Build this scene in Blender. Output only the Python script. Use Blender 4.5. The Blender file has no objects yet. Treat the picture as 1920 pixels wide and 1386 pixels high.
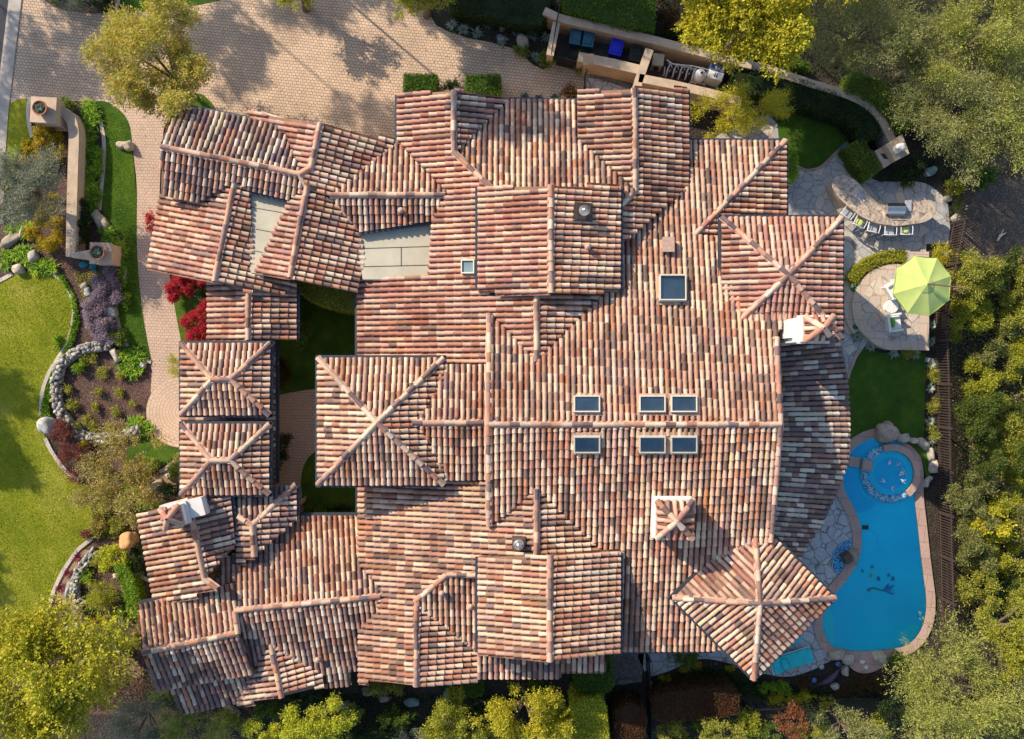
import bpy, math, random
import numpy as np
from mathutils import Vector, Matrix
R_ = random.Random(7)
rng = np.random.default_rng(11)
H = 40.0; K = 40.0; CX, CY = 960.0, 693.0
rad = math.radians
C = bpy.context.scene.collection
def W(px, py, z=0.0):
    s = (H - z) / H / K
    return Vector(((px - CX) * s, -(py - CY) * s, z))

# ---------------------------------------------------------------- materials
def new_mat(name):
    m = bpy.data.materials.new(name); m.use_nodes = True
    nt = m.node_tree; b = nt.nodes['Principled BSDF']
    return m, nt, b
def N(nt, t, **kw):
    n = nt.nodes.new(t)
    for k, v in kw.items():
        if k in n.inputs.keys(): n.inputs[k].default_value = v
        else: setattr(n, k, v)
    return n
def L(nt, a, b): nt.links.new(a, b)
def coord(nt, scale=None):
    tc = N(nt, 'ShaderNodeTexCoord')
    return tc.outputs['Object']
def ramp(nt, fac, stops):
    r = N(nt, 'ShaderNodeValToRGB'); L(nt, fac, r.inputs[0])
    e = r.color_ramp.elements
    while len(e) < len(stops): e.new(0.5)
    for i, (p, c) in enumerate(stops):
        e[i].position = p; e[i].color = (*c, 1) if len(c) == 3 else c
    return r.outputs[0]
def noise(nt, scale, detail=4, rough=.6, vec=None, dist=0.0):
    n = N(nt, 'ShaderNodeTexNoise', Scale=scale, Detail=detail, Roughness=rough, Distortion=dist)
    L(nt, vec if vec is not None else coord(nt), n.inputs['Vector'])
    return n.outputs['Fac']
def mul(nt, a, b, f=1.0, mode='MULTIPLY'):
    m = N(nt, 'ShaderNodeMix', data_type='RGBA', blend_type=mode)
    m.inputs[0].default_value = f
    for s, v in ((6, a), (7, b)):
        if hasattr(v, 'is_linked') or hasattr(v, 'links'): L(nt, v, m.inputs[s])
        else: m.inputs[s].default_value = (*v, 1)
    return m.outputs[2]
def mixf(nt, a, b, fac):
    m = N(nt, 'ShaderNodeMix', data_type='RGBA')
    L(nt, fac, m.inputs[0])
    for s, v in ((6, a), (7, b)):
        if hasattr(v, 'links'): L(nt, v, m.inputs[s])
        else: m.inputs[s].default_value = (*v, 1)
    return m.outputs[2]
def bump(nt, b, h, strength=.4, dist=.02):
    n = N(nt, 'ShaderNodeBump', Strength=strength, Distance=dist)
    L(nt, h, n.inputs['Height']); L(nt, n.outputs[0], b.inputs['Normal'])

def mat_plain(name, col, rough=.7, metal=0.0, var=.25, vs=6.0, bmp=.0):
    m, nt, b = new_mat(name)
    f = noise(nt, vs, 5)
    c = ramp(nt, f, [(.25, tuple(x * (1 - var) for x in col)), (.75, tuple(min(1, x * (1 + var)) for x in col))])
    L(nt, c, b.inputs['Base Color'])
    b.inputs['Roughness'].default_value = rough; b.inputs['Metallic'].default_value = metal
    if bmp: bump(nt, b, noise(nt, vs * 6, 4), bmp, .02)
    return m
def mat_col(name, rough=.8, stain=.35, scale=2.5, fine=40, bmp=.3):
    """colour of every face from its own attribute, weathered by noise"""
    m, nt, b = new_mat(name)
    a = N(nt, 'ShaderNodeAttribute', attribute_name='Col')
    f = ramp(nt, noise(nt, scale, 6, .65), [(.3, (1 - stain,) * 3), (.62, (1, 1, 1))])
    g = ramp(nt, noise(nt, fine, 5, .7), [(.25, (.72, .70, .68)), (.7, (1.12, 1.12, 1.12))])
    big = ramp(nt, noise(nt, .22, 4, .6, dist=.6), [(.32, (.80, .74, .70)), (.5, (1, 1, 1)), (.68, (1.10, 1.02, .92))])
    c = mul(nt, mul(nt, mul(nt, a.outputs['Color'], f), g), big)
    L(nt, c, b.inputs['Base Color']); b.inputs['Roughness'].default_value = rough
    b.inputs['Specular IOR Level'].default_value = .25
    if bmp: bump(nt, b, noise(nt, fine, 4), bmp, .01)
    return m
def mat_leaf(name, trans=.35, rough=.6):
    m = bpy.data.materials.new(name); m.use_nodes = True; nt = m.node_tree
    nt.nodes.remove(nt.nodes['Principled BSDF']); out = nt.nodes['Material Output']
    a = N(nt, 'ShaderNodeAttribute', attribute_name='Col')
    d = N(nt, 'ShaderNodeBsdfPrincipled'); d.inputs['Roughness'].default_value = rough
    d.inputs['Specular IOR Level'].default_value = .35
    t = N(nt, 'ShaderNodeBsdfTranslucent'); mx = N(nt, 'ShaderNodeMixShader'); mx.inputs[0].default_value = trans
    L(nt, a.outputs['Color'], d.inputs['Base Color']); L(nt, a.outputs['Color'], t.inputs[0])
    L(nt, d.outputs[0], mx.inputs[1]); L(nt, t.outputs[0], mx.inputs[2]); L(nt, mx.outputs[0], out.inputs[0])
    return m
def mat_brick(name, c1, c2, mortar, w, h, rot=0.0, polar=False, off=.5, big=.35, MS=.012):
    m, nt, b = new_mat(name)
    v = coord(nt)
    if polar:
        s = N(nt, 'ShaderNodeSeparateXYZ'); L(nt, v, s.inputs[0])
        at = N(nt, 'ShaderNodeMath', operation='ARCTAN2'); L(nt, s.outputs[1], at.inputs[0]); L(nt, s.outputs[0], at.inputs[1])
        ml = N(nt, 'ShaderNodeMath', operation='MULTIPLY'); L(nt, at.outputs[0], ml.inputs[0]); ml.inputs[1].default_value = 1.15
        ln = N(nt, 'ShaderNodeVectorMath', operation='LENGTH'); L(nt, v, ln.inputs[0])
        cb = N(nt, 'ShaderNodeCombineXYZ'); L(nt, ml.outputs[0], cb.inputs[0]); L(nt, ln.outputs['Value'], cb.inputs[1])
        v2 = cb.outputs[0]
    else:
        mp = N(nt, 'ShaderNodeMapping'); mp.inputs['Rotation'].default_value[2] = rot
        L(nt, v, mp.inputs[0])
        # gentle wobble so rows are not ruler-straight
        nz = N(nt, 'ShaderNodeTexNoise', Scale=.6); L(nt, v, nz.inputs['Vector'])
        ad = N(nt, 'ShaderNodeVectorMath', operation='MULTIPLY_ADD'); L(nt, nz.outputs['Color'], ad.inputs[0])
        ad.inputs[1].default_value = (.12, .12, 0); L(nt, mp.outputs[0], ad.inputs[2]); v2 = ad.outputs[0]
    t = N(nt, 'ShaderNodeTexBrick'); L(nt, v2, t.inputs['Vector'])
    t.offset = off
    for k, x in (('Color1', (*c1, 1)), ('Color2', (*c2, 1)), ('Mortar', (*mortar, 1)), ('Scale', 1.0), ('Mortar Size', MS), ('Mortar Smooth', .3), ('Brick Width', w), ('Row Height', h)):
        t.inputs[k].default_value = x
    f = ramp(nt, noise(nt, .35, 6, .6), [(.3, (1 - big,) * 3), (.7, (1.08, 1.08, 1.08))])
    g = ramp(nt, noise(nt, 14, 4, .7), [(.2, (.8, .78, .76)), (.75, (1.12, 1.12, 1.12))])
    L(nt, mul(nt, mul(nt, t.outputs['Color'], f), g), b.inputs['Base Color']); b.inputs['Roughness'].default_value = .85
    bump(nt, b, t.outputs['Fac'], -.5 if False else .3, -.01)
    return m
def mat_flag(name, cols, joint, scale=1.5, jw=.035):
    m, nt, b = new_mat(name)
    v = coord(nt)
    nz = N(nt, 'ShaderNodeTexNoise', Scale=1.4, Detail=2.0); L(nt, v, nz.inputs['Vector'])
    ad = N(nt, 'ShaderNodeVectorMath', operation='MULTIPLY_ADD'); L(nt, nz.outputs['Color'], ad.inputs[0])
    ad.inputs[1].default_value = (.35, .35, 0); L(nt, v, ad.inputs[2])
    a = N(nt, 'ShaderNodeTexVoronoi', feature='DISTANCE_TO_EDGE', Scale=scale); L(nt, ad.outputs[0], a.inputs['Vector'])
    c = N(nt, 'ShaderNodeTexVoronoi', feature='F1', Scale=scale); L(nt, ad.outputs[0], c.inputs['Vector'])
    s = N(nt, 'ShaderNodeSeparateColor'); L(nt, c.outputs['Color'], s.inputs[0])
    st = ramp(nt, s.outputs[0], [(i / (len(cols) - 1), cc) for i, cc in enumerate(cols)])
    g = ramp(nt, noise(nt, 3.5, 6, .7, dist=1.5), [(.25, (.68, .70, .72)), (.7, (1.18, 1.15, 1.1))])
    st = mul(nt, st, g)
    e = ramp(nt, a.outputs['Distance'], [(0, (1, 1, 1)), (jw, (0, 0, 0))])
    L(nt, mixf(nt, st, joint, e), b.inputs['Base Color']); b.inputs['Roughness'].default_value = .75
    bump(nt, b, e, .4, -.02)
    return m
def mat_grass(name, cols, s1=.5, s2=30):
    m, nt, b = new_mat(name)
    a = ramp(nt, noise(nt, s1, 6, .65), [(.3, cols[0]), (.52, cols[1]), (.72, cols[2])])
    g = ramp(nt, noise(nt, s2, 5, .8), [(.25, (.45, .5, .4)), (.55, (1, 1, 1)), (.8, (1.4, 1.35, 1.2))])
    L(nt, mul(nt, a, g), b.inputs['Base Color']); b.inputs['Roughness'].default_value = .9
    b.inputs['Specular IOR Level'].default_value = .1
    bump(nt, b, noise(nt, s2, 5, .8), .8, .06)
    return m
def mat_speckle(name, cols, scale, rough=.9, bmp=.8, bd=.05, big=1.2):
    m, nt, b = new_mat(name)
    v = N(nt, 'ShaderNodeTexVoronoi', feature='F1', Scale=scale); L(nt, coord(nt), v.inputs['Vector'])
    s = N(nt, 'ShaderNodeSeparateColor'); L(nt, v.outputs['Color'], s.inputs[0])
    c = ramp(nt, s.outputs[0], [(i / (len(cols) - 1), cc) for i, cc in enumerate(cols)])
    g = ramp(nt, noise(nt, big, 6, .7), [(.3, (.6, .6, .6)), (.7, (1.15, 1.15, 1.15))])
    L(nt, mul(nt, c, g), b.inputs['Base Color']); b.inputs['Roughness'].default_value = rough
    bump(nt, b, v.outputs['Distance'], bmp, -bd)
    return m
def mat_vein(name, base, vein, scale=6):
    m, nt, b = new_mat(name)
    c = ramp(nt, noise(nt, scale, 9, .75, dist=2.2), [(.36, vein), (.47, tuple((x + y) / 2 for x, y in zip(base, vein))), (.55, base), (.8, tuple(min(1, x * 1.15) for x in base))])
    L(nt, c, b.inputs['Base Color']); b.inputs['Roughness'].default_value = .3
    return m
def mat_water(name, tint, ripple=.15, rs=1.2):
    m = bpy.data.materials.new(name); m.use_nodes = True; nt = m.node_tree
    nt.nodes.remove(nt.nodes['Principled BSDF']); out = nt.nodes['Material Output']
    t = N(nt, 'ShaderNodeBsdfTransparent'); t.inputs[0].default_value = (*tint, 1)
    g = N(nt, 'ShaderNodeBsdfGlossy'); g.inputs['Roughness'].default_value = .06
    f = N(nt, 'ShaderNodeFresnel'); f.inputs[0].default_value = 1.33
    bp = N(nt, 'ShaderNodeBump', Strength=ripple, Distance=.05); L(nt, noise(nt, rs, 4, .6, dist=.8), bp.inputs['Height'])
    L(nt, bp.outputs[0], g.inputs['Normal']); L(nt, bp.outputs[0], f.inputs['Normal'])
    mx = N(nt, 'ShaderNodeMixShader'); L(nt, f.outputs[0], mx.inputs[0]); L(nt, t.outputs[0], mx.inputs[1]); L(nt, g.outputs[0], mx.inputs[2])
    L(nt, mx.outputs[0], out.inputs[0])
    return m
def mat_glass(name, tint):
    return mat_water(name, tint, 0.0)

M = {}
M['tile'] = mat_col('roof_tile', .82, .30, 1.3, 30, .35)
M['paint'] = mat_col('painted', .5, .08, 3, 60, .05)
M['rock'] = mat_col('rock', .85, .45, 5, 18, 1.0)
M['leaf'] = mat_leaf('leaf', .42)
M['needle'] = mat_leaf('needle', .32, .7)
M['bark'] = mat_plain('bark', (.16, .115, .08), .9, 0, .4, 9, .6)
M['stucco'] = mat_plain('stucco', (.60, .47, .34), .9, 0, .12, 2.0, .3)
M['white_stucco'] = mat_plain('white_stucco', (.64, .62, .60), .9, 0, .06, 2.0, .2)
M['tan_wall'] = mat_plain('tan_wall', (.47, .32, .20), .9, 0, .25, 1.2, .3)
M['cap'] = mat_plain('cap_stone', (.48, .37, .27), .85, 0, .22, 2.2, .3)
M['concrete'] = mat_plain('concrete', (.42, .37, .32), .9, 0, .2, 3.0, .3)
M['mowstrip'] = mat_brick('mow_strip', (.62, .54, .47), (.55, .47, .41), (.34, .28, .24), .5, 3.0, .3)
M['pavers'] = mat_brick('driveway_pavers', (.74, .54, .37), (.64, .465, .325), (.20, .145, .11), .175, .135, rad(6))
M['pavers_walk'] = mat_brick('walk_pavers', (.60, .44, .33), (.54, .40, .30), (.32, .225, .17), .175, .135, rad(2), big=.2)
M['pavers_round'] = mat_brick('round_pavers', (.62, .46, .34), (.56, .42, .31), (.36, .26, .19), .22, .15, 0, True, big=.2)
M['pavers_dark'] = mat_brick('utility_pavers', (.16, .13, .12), (.12, .10, .09), (.05, .045, .04), .24, .14, rad(-14))
M['coping'] = mat_brick('coping_slabs', (.50, .345, .285), (.44, .305, .25), (.25, .17, .14), .75, .75, rad(8), big=.2)
M['coping2'] = mat_brick('terrace_slabs', (.60, .48, .38), (.56, .45, .36), (.30, .22, .17), .8, .8, rad(3), big=.15)
M['flag'] = mat_flag('flagstone', [(.36, .39, .43), (.54, .52, .50), (.42, .44, .47), (.60, .54, .46), (.33, .37, .42), (.52, .49, .45)], (.24, .19, .16), 2.1, .05)
M['flag_tan'] = mat_flag('flagstone_tan', [(.48, .42, .36), (.62, .52, .42), (.42, .40, .40), (.66, .56, .44), (.38, .38, .40), (.60, .44, .34)], (.30, .22, .17), 2.0, .045)
M['flag_blue'] = mat_flag('flagstone_blue', [(.38, .42, .46), (.50, .52, .53), (.42, .44, .47), (.46, .48, .50)], (.18, .13, .10), 2.1, .06)
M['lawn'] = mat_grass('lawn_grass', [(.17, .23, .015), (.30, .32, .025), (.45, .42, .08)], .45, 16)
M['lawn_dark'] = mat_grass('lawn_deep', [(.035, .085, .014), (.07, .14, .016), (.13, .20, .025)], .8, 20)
M['mulch'] = mat_speckle('mulch', [(.05, .028, .02), (.15, .08, .06), (.08, .045, .035), (.22, .13, .10)], 22)
M['soil'] = mat_speckle('soil', [(.022, .017, .012), (.045, .034, .024), (.03, .024, .016), (.07, .052, .035)], 14)
M['sand'] = mat_speckle('bare_soil', [(.30, .21, .12), (.38, .27, .16), (.26, .18, .11)], 20, .9, .4)
M['gravel'] = mat_speckle('gravel', [(.12, .10, .09), (.26, .22, .19), (.18, .15, .13), (.34, .30, .26)], 20)
M['bluepeb'] = mat_speckle('blue_pebbles', [(.02, .14, .42), (.10, .34, .68), (.04, .22, .55), (.75, .84, .92), (.85, .9, .95)], 11, .4, 1.0, .06, .5)
M['asphalt'] = mat_plain('asphalt', (.035, .04, .05), .9, 0, .25, 20, .4)
M['felt'] = mat_plain('roofing_felt', (.50, .46, .35), .95, 0, .16, .9, .3)
M['gutter'] = mat_plain('gutter_metal', (.055, .065, .08), .5, .4, .15)
M['fascia'] = mat_plain('fascia', (.10, .06, .045), .8, 0, .25)
M['mortar'] = mat_plain('mortar', (.47, .31, .24), .95, 0, .18, 9, .5)
M['metal'] = mat_plain('steel', (.55, .56, .58), .28, .9, .12)
M['darkmetal'] = mat_plain('dark_metal', (.03, .03, .035), .45, .6, .3)
M['pvc'] = mat_plain('pvc_pipe', (.62, .64, .66), .45, 0, .15)
M['white'] = mat_plain('white_paint', (.78, .78, .76), .5, 0, .06)
M['cream'] = mat_plain('cream_paint', (.55, .52, .42), .6, 0, .1)
M['teal'] = mat_plain('teal_plastic', (.015, .10, .15), .35, 0, .3)
M['blue'] = mat_plain('blue_plastic', (.01, .02, .55), .35, 0, .2)
M['black'] = mat_plain('black_plastic', (.012, .014, .014), .4, 0, .3)
M['granite'] = mat_vein('granite', (.56, .46, .36), (.15, .10, .075), 2.6)
M['canvas'] = mat_plain('umbrella_canvas', (.44, .54, .16), .85, 0, .10, 3)
M['limefab'] = mat_plain('lime_fabric', (.55, .62, .18), .9, 0, .12)
M['greenfab'] = mat_plain('green_fabric', (.13, .36, .03), .9, 0, .12)
M['greyfab'] = mat_plain('grey_sling', (.36, .38, .42), .8, 0, .12, 8)
M['turq'] = mat_plain('turquoise_fabric', (.02, .50, .54), .85, 0, .18, 5)
M['wood'] = mat_plain('wood', (.19, .105, .07), .75, 0, .4, 7, .3)
M['glaze'] = mat_plain('green_glaze', (.015, .16, .06), .15, 0, .4, 5)
M['terra'] = mat_plain('terracotta', (.40, .19, .12), .8, 0, .25, 6)
M['plaster'] = mat_plain('pool_plaster', (.008, .72, 1.0), .7, 0, .10, .5)
M['water'] = mat_water('pool_water', (.88, 1.0, 1.0), .35, 2.2)
M['foam'] = mat_speckle('foam', [(.55, .75, .85), (.8, .9, .95)], 20)
M['skyglass'] = mat_water('skylight_glass', (.85, .92, .94), 0.0)
M['well'] = mat_plain('skylight_shaft', (.27, .35, .38), .5, 0, .3, 1.2)
M['bank'] = mat_speckle('bank_mulch', [(.09, .06, .055), (.20, .14, .12), (.13, .09, .08), (.30, .22, .19)], 20)
M['fence'] = mat_plain('fence_wood', (.052, .032, .027), .8, 0, .45, 5, .3)
M['copper'] = mat_plain('brown_metal', (.10, .075, .06), .5, .4, .3)
M['purple'] = mat_plain('plum_paint', (.07, .05, .09), .5, .2, .3)
M['paleblue'] = mat_plain('blue_panel', (.05, .16, .36), .6, 0, .3)

# ---------------------------------------------------------------- mesh building
class MB:
    def __init__(s): s.V = []; s.F = []; s.C = []; s.I = []; s.S = []
    def add(s, v, f, col=(.5, .5, .5), mi=0, smooth=False):
        o = len(s.V); s.V.extend([tuple(p) for p in v])
        for q in f:
            s.F.append(tuple(i + o for i in q)); s.C.append(col); s.I.append(mi); s.S.append(smooth)
        return s
    def box(s, c, size, rot=0.0, col=(.5, .5, .5), mi=0, taper=1.0, mtx=None):
        x, y, z = (d / 2 for d in size); v = []
        for k, zz in ((1.0, -z), (taper, z)):
            for a, b in ((-x, -y), (x, -y), (x, y), (-x, y)): v.append(Vector((a * k, b * k, zz)))
        m = mtx if mtx is not None else Matrix.Rotation(rot, 3, 'Z')
        v = [m @ p + Vector(c) for p in v]
        return s.add(v, [(3, 2, 1, 0), (4, 5, 6, 7), (0, 1, 5, 4), (1, 2, 6, 5), (2, 3, 7, 6), (3, 0, 4, 7)], col, mi)
    def prism(s, poly, z0, z1, col=(.5, .5, .5), mi=0, side=None, bev=0.0):
        """poly: xy list. top ngon + sides (bottom open)"""
        P = [(p[0], p[1]) for p in poly]
        if area(P) < 0: P = P[::-1]
        n = len(P)
        v = [(x, y, z0) for x, y in P] + [(x, y, z1) for x, y in P]
        sd = mi if side is None else side
        if bev:
            Q = offset(P, -bev)
            v = [(x, y, z0) for x, y in P] + [(x, y, z1 - bev) for x, y in P] + [(x, y, z1) for x, y in Q]
            s.add(v, [tuple(range(2 * n, 3 * n))], col, mi)
            s.add(v, [(i, (i + 1) % n, n + (i + 1) % n, n + i) for i in range(n)] + [(n + i, n + (i + 1) % n, 2 * n + (i + 1) % n, 2 * n + i) for i in range(n)], col, sd)
            return s
        s.add(v, [tuple(range(n, 2 * n))], col, mi)
        s.add(v, [(i, (i + 1) % n, n + (i + 1) % n, n + i) for i in range(n)], col, sd)
        return s
    def ring(s, outer, inner, z0, z1, col=(.5, .5, .5), mi=0):
        """band between two polylines of equal length (closed)"""
        n = len(outer); v = []
        for z in (z0, z1):
            v += [(p[0], p[1], z) for p in outer] + [(p[0], p[1], z) for p in inner]
        f = []
        for i in range(n):
            j = (i + 1) % n
            f += [(2 * n + i, 2 * n + j, 3 * n + j, 3 * n + i), (i, j, 2 * n + j, 2 * n + i), (n + j, n + i, 3 * n + i, 3 * n + j)]
        return s.add(v, f, col, mi)
    def band(s, pts, w, z0, z1, col=(.5, .5, .5), mi=0, closed=False, jit=0):
        """flat-topped kerb or wall following a polyline"""
        P = [Vector((p[0], p[1])) for p in pts]; n = len(P); a = []; b = []
        for i in range(n):
            if closed: t = P[(i + 1) % n] - P[i - 1]
            else: t = P[min(i + 1, n - 1)] - P[max(i - 1, 0)]
            t.normalize(); q = Vector((-t.y, t.x)) * (w[i] if isinstance(w, (list, tuple)) else w) / 2
            a.append(P[i] + q); b.append(P[i] - q)
        v = [(p.x, p.y, z0) for p in a] + [(p.x, p.y, z0) for p in b] + [(p.x, p.y, z1) for p in a] + [(p.x, p.y, z1) for p in b]
        f = []
        for i in range(n if closed else n - 1):
            j = (i + 1) % n
            f += [(2 * n + i, 3 * n + i, 3 * n + j, 2 * n + j), (i, 2 * n + i, 2 * n + j, j), (n + i, n + j, 3 * n + j, 3 * n + i)]
        if not closed: f += [(0, n, 3 * n, 2 * n), (n - 1, 3 * n - 1, 4 * n - 1, 2 * n - 1)]
        return s.add(v, f, col, mi)
    def tube(s, pts, r, seg=8, col=(.5, .5, .5), mi=0, cap=True):
        P = [Vector(p) for p in pts]; n = len(P)
        rr = r if isinstance(r, (list, tuple)) else [r] * n
        v = []
        up = Vector((0, 0, 1)); pu = None
        for i in range(n):
            t = (P[min(i + 1, n - 1)] - P[max(i - 1, 0)]).normalized()
            if pu is None:
                u = t.cross(up)
                if u.length < .05: u = t.cross(Vector((1, 0, 0)))
            else: u = pu - t * pu.dot(t)
            u.normalize(); pu = u; w = t.cross(u)
            for k in range(seg):
                a = 2 * math.pi * k / seg; v.append(P[i] + (u * math.cos(a) + w * math.sin(a)) * rr[i])
        f = [(i * seg + k, i * seg + (k + 1) % seg, (i + 1) * seg + (k + 1) % seg, (i + 1) * seg + k) for i in range(n - 1) for k in range(seg)]
        s.add(v, f, col, mi, True)
        if cap: s.add([v[k] for k in range(seg)] + [v[(n - 1) * seg + k] for k in range(seg)], [tuple(range(seg))[::-1], tuple(range(seg, 2 * seg))], col, mi)
        return s
    def lathe(s, c, prof, seg=20, col=(.5, .5, .5), mi=0, sx=1, sy=1):
        c = Vector(c); v = []
        for r, z in prof:
            for k in range(seg):
                a = 2 * math.pi * k / seg; v.append(c + Vector((r * math.cos(a) * sx, r * math.sin(a) * sy, z)))
        n = len(prof)
        f = [(i * seg + k, i * seg + (k + 1) % seg, (i + 1) * seg + (k + 1) % seg, (i + 1) * seg + k) for i in range(n - 1) for k in range(seg)]
        s.add(v, f, col, mi, True)
        s.add([v[(n - 1) * seg + k] for k in range(seg)], [tuple(range(seg))], col, mi)
        return s
    def blob(s, c, r, seed=0, amp=.18, col=(.4, .4, .4), mi=0, rot=0.0, rings=9, seg=14, facet=False):
        """irregular boulder"""
        q = random.Random(seed); c = Vector(c)
        fr = [(Vector((q.uniform(-1, 1), q.uniform(-1, 1), q.uniform(-1, 1))).normalized(), q.uniform(1.2, 3.2), q.uniform(0, 6)) for _ in range(7)]
        m = Matrix.Rotation(rot, 3, 'Z'); v = []
        for i in range(rings + 1):
            th = math.pi * i / rings
            for k in range(seg):
                ph = 2 * math.pi * k / seg
                d = Vector((math.sin(th) * math.cos(ph), math.sin(th) * math.sin(ph), math.cos(th)))
                w = 1 + amp * sum(math.sin(d.dot(a) * b * 2 + e) for a, b, e in fr) / 2.6
                d = Vector([math.copysign(abs(x) ** .8, x) for x in d])
                v.append(m @ Vector((d.x * r[0] * w, d.y * r[1] * w, d.z * r[2] * w)) + c)
        f = [(i * seg + k, (i + 1) * seg + k, (i + 1) * seg + (k + 1) % seg, i * seg + (k + 1) % seg) for i in range(rings) for k in range(seg)]
        return s.add(v, f, col, mi, not facet)
    def build(s, name, mats, parent=None, label=None, cat=None, group=None, kind=None, origin=None):
        me = bpy.data.meshes.new(name)
        V = s.V
        if origin is not None:
            ox, oy, oz = origin; V = [(a - ox, b - oy, c - oz) for a, b, c in V]
        me.from_pydata(V, [], s.F)
        if not isinstance(mats, (list, tuple)): mats = [mats]
        for m in mats: me.materials.append(M[m] if isinstance(m, str) else m)
        me.polygons.foreach_set('material_index', np.array(s.I, dtype=np.int32))
        me.polygons.foreach_set('use_smooth', np.array(s.S, dtype=bool))
        lt = np.empty(len(me.polygons), dtype=np.int32); me.polygons.foreach_get('loop_total', lt)
        col = np.ones((len(s.C), 4)); col[:, :3] = np.array(s.C)
        at = me.color_attributes.new('Col', 'FLOAT_COLOR', 'CORNER')
        at.data.foreach_set('color', np.repeat(col, lt, axis=0).ravel())
        me.update()
        o = bpy.data.objects.new(name, me); C.objects.link(o)
        if origin is not None: o.location = origin
        return reg(o, parent, label, cat, group, kind)
def reg(o, parent=None, label=None, cat=None, group=None, kind=None):
    if parent is not None:
        o.parent = parent
        if parent.name not in LOCALS: o.matrix_parent_inverse = WM(parent).inverted()
    if label: o['label'] = label
    if cat: o['category'] = cat
    if group: o['group'] = group
    if kind: o['kind'] = kind
    return o
def WM(o):
    m = Matrix.Translation(o.location) @ o.rotation_euler.to_matrix().to_4x4()
    if o.parent: m = WM(o.parent) @ o.matrix_parent_inverse @ m
    return m
def empty(name, loc, label, cat, group=None, rz=0.0):
    o = bpy.data.objects.new(name, None); C.objects.link(o)
    o.location = loc; o.rotation_euler = (0, 0, rz); o.empty_display_size = .2
    return reg(o, None, label, cat, group)
LOCALS = set()
def children(o): return [c for c in C.objects if c.parent == o]
def dup(root, loc, rz, label, group=None, name=None):
    r = root.copy(); C.objects.link(r); r.location = loc; r.rotation_euler = (0, 0, rz); r['label'] = label
    if group: r['group'] = group
    for ch in children(root):
        c = ch.copy(); C.objects.link(c); c.parent = r
        for g in children(ch):
            d = g.copy(); C.objects.link(d); d.parent = c
    return r
def area(P): return sum(P[i][0] * P[(i + 1) % len(P)][1] - P[(i + 1) % len(P)][0] * P[i][1] for i in range(len(P))) / 2
def offset(P, d):
    """outward by d for a ccw polygon"""
    P = [Vector((p[0], p[1])) for p in P]; s = 1 if area(P) > 0 else -1; n = len(P); out = []
    for i in range(n):
        e1 = (P[i] - P[i - 1]); e2 = (P[(i + 1) % n] - P[i])
        if e1.length < 1e-6: e1 = e2.copy()
        if e2.length < 1e-6: e2 = e1.copy()
        e1.normalize(); e2.normalize()
        n1 = Vector((e1.y, -e1.x)) * s; n2 = Vector((e2.y, -e2.x)) * s
        b = n1 + n2
        if b.length < .2: out.append(P[i] + n1 * d); continue
        b.normalize(); k = d / max(.45, b.dot(n1)); out.append(P[i] + b * k)
    return [(p.x, p.y) for p in out]
def smooth(pts, n=6, closed=True):
    P = [np.array(p, dtype=float) for p in pts]; m = len(P); out = []
    rngi = range(m) if closed else range(m - 1)
    for i in rngi:
        if closed: a, b, c, d = P[i - 1], P[i], P[(i + 1) % m], P[(i + 2) % m]
        else: a, b, c, d = P[max(i - 1, 0)], P[i], P[i + 1], P[min(i + 2, m - 1)]
        for k in range(n):
            t = k / n
            out.append(tuple(.5 * ((2 * b) + (c - a) * t + (2 * a - 5 * b + 4 * c - d) * t * t + (3 * b - a - 3 * c + d) * t ** 3)))
    if not closed: out.append(tuple(P[-1]))
    return out
def G(pts, z=0.0): return [tuple(W(x, y, z))[:2] for x, y in pts]
def inside(x, y, P):
    c = False; n = len(P)
    for i in range(n):
        x1, y1 = P[i][0], P[i][1]; x2, y2 = P[i - 1][0], P[i - 1][1]
        if (y1 > y) != (y2 > y) and x < (x2 - x1) * (y - y1) / (y2 - y1) + x1: c = not c
    return c
# ---------------------------------------------------------------- the house: tiled roofs
PAL = [((0.695, 0.474, 0.341), 19), ((0.731, 0.571, 0.425), 15), ((0.559, 0.327, 0.231), 20), ((0.461, 0.221, 0.148), 14), ((0.338, 0.223, 0.182), 11), ((0.209, 0.139, 0.120), 6), ((0.658, 0.416, 0.303), 12)]
DARK = [((.60, .52, .42), 20), ((.22, .155, .15), 28), ((.30, .20, .175), 24), ((.70, .63, .53), 13), ((.42, .28, .22), 15)]
MID = [((0.593, 0.446, 0.342), 18), ((0.691, 0.551, 0.436), 12), ((0.400, 0.237, 0.191), 16), ((0.187, 0.133, 0.130), 18), ((0.259, 0.168, 0.156), 14), ((0.482, 0.246, 0.168), 10), ((0.557, 0.380, 0.287), 10)]
RED = [((0.679, 0.416, 0.313), 30), ((0.581, 0.305, 0.226), 26), ((0.714, 0.512, 0.389), 16), ((0.460, 0.216, 0.158), 14), ((0.339, 0.208, 0.172), 8)]
def pick(pal):
    t = R_.uniform(0, sum(w for _, w in pal))
    for c, w in pal:
        t -= w
        if t <= 0: break
    k = R_.uniform(.86, 1.12); h = R_.uniform(-.02, .02)
    return (c[0] * k + h, c[1] * k, max(.02, c[2] * k - h))
ANG = [math.pi * k / 8 for k in range(9)]
def tile(mb, p, d, u, n, Ln, r0, r1, h0, h1, col, cap=True):
    a = [p + u * (math.cos(t) * r0) + n * (math.sin(t) * r0 * .95 + h0) for t in ANG]
    b = [p + d * Ln + u * (math.cos(t) * r1) + n * (math.sin(t) * r1 * .95 + h1) for t in ANG]
    m = len(ANG)
    mb.add(a + b, [(i, i + 1, m + i + 1, m + i) for i in range(m - 1)], col, 0, True)
    if cap: mb.add(a, [tuple(range(m))[::-1]], tuple(x * .8 for x in col), 0)
SP = .232; TL = .365
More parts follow.
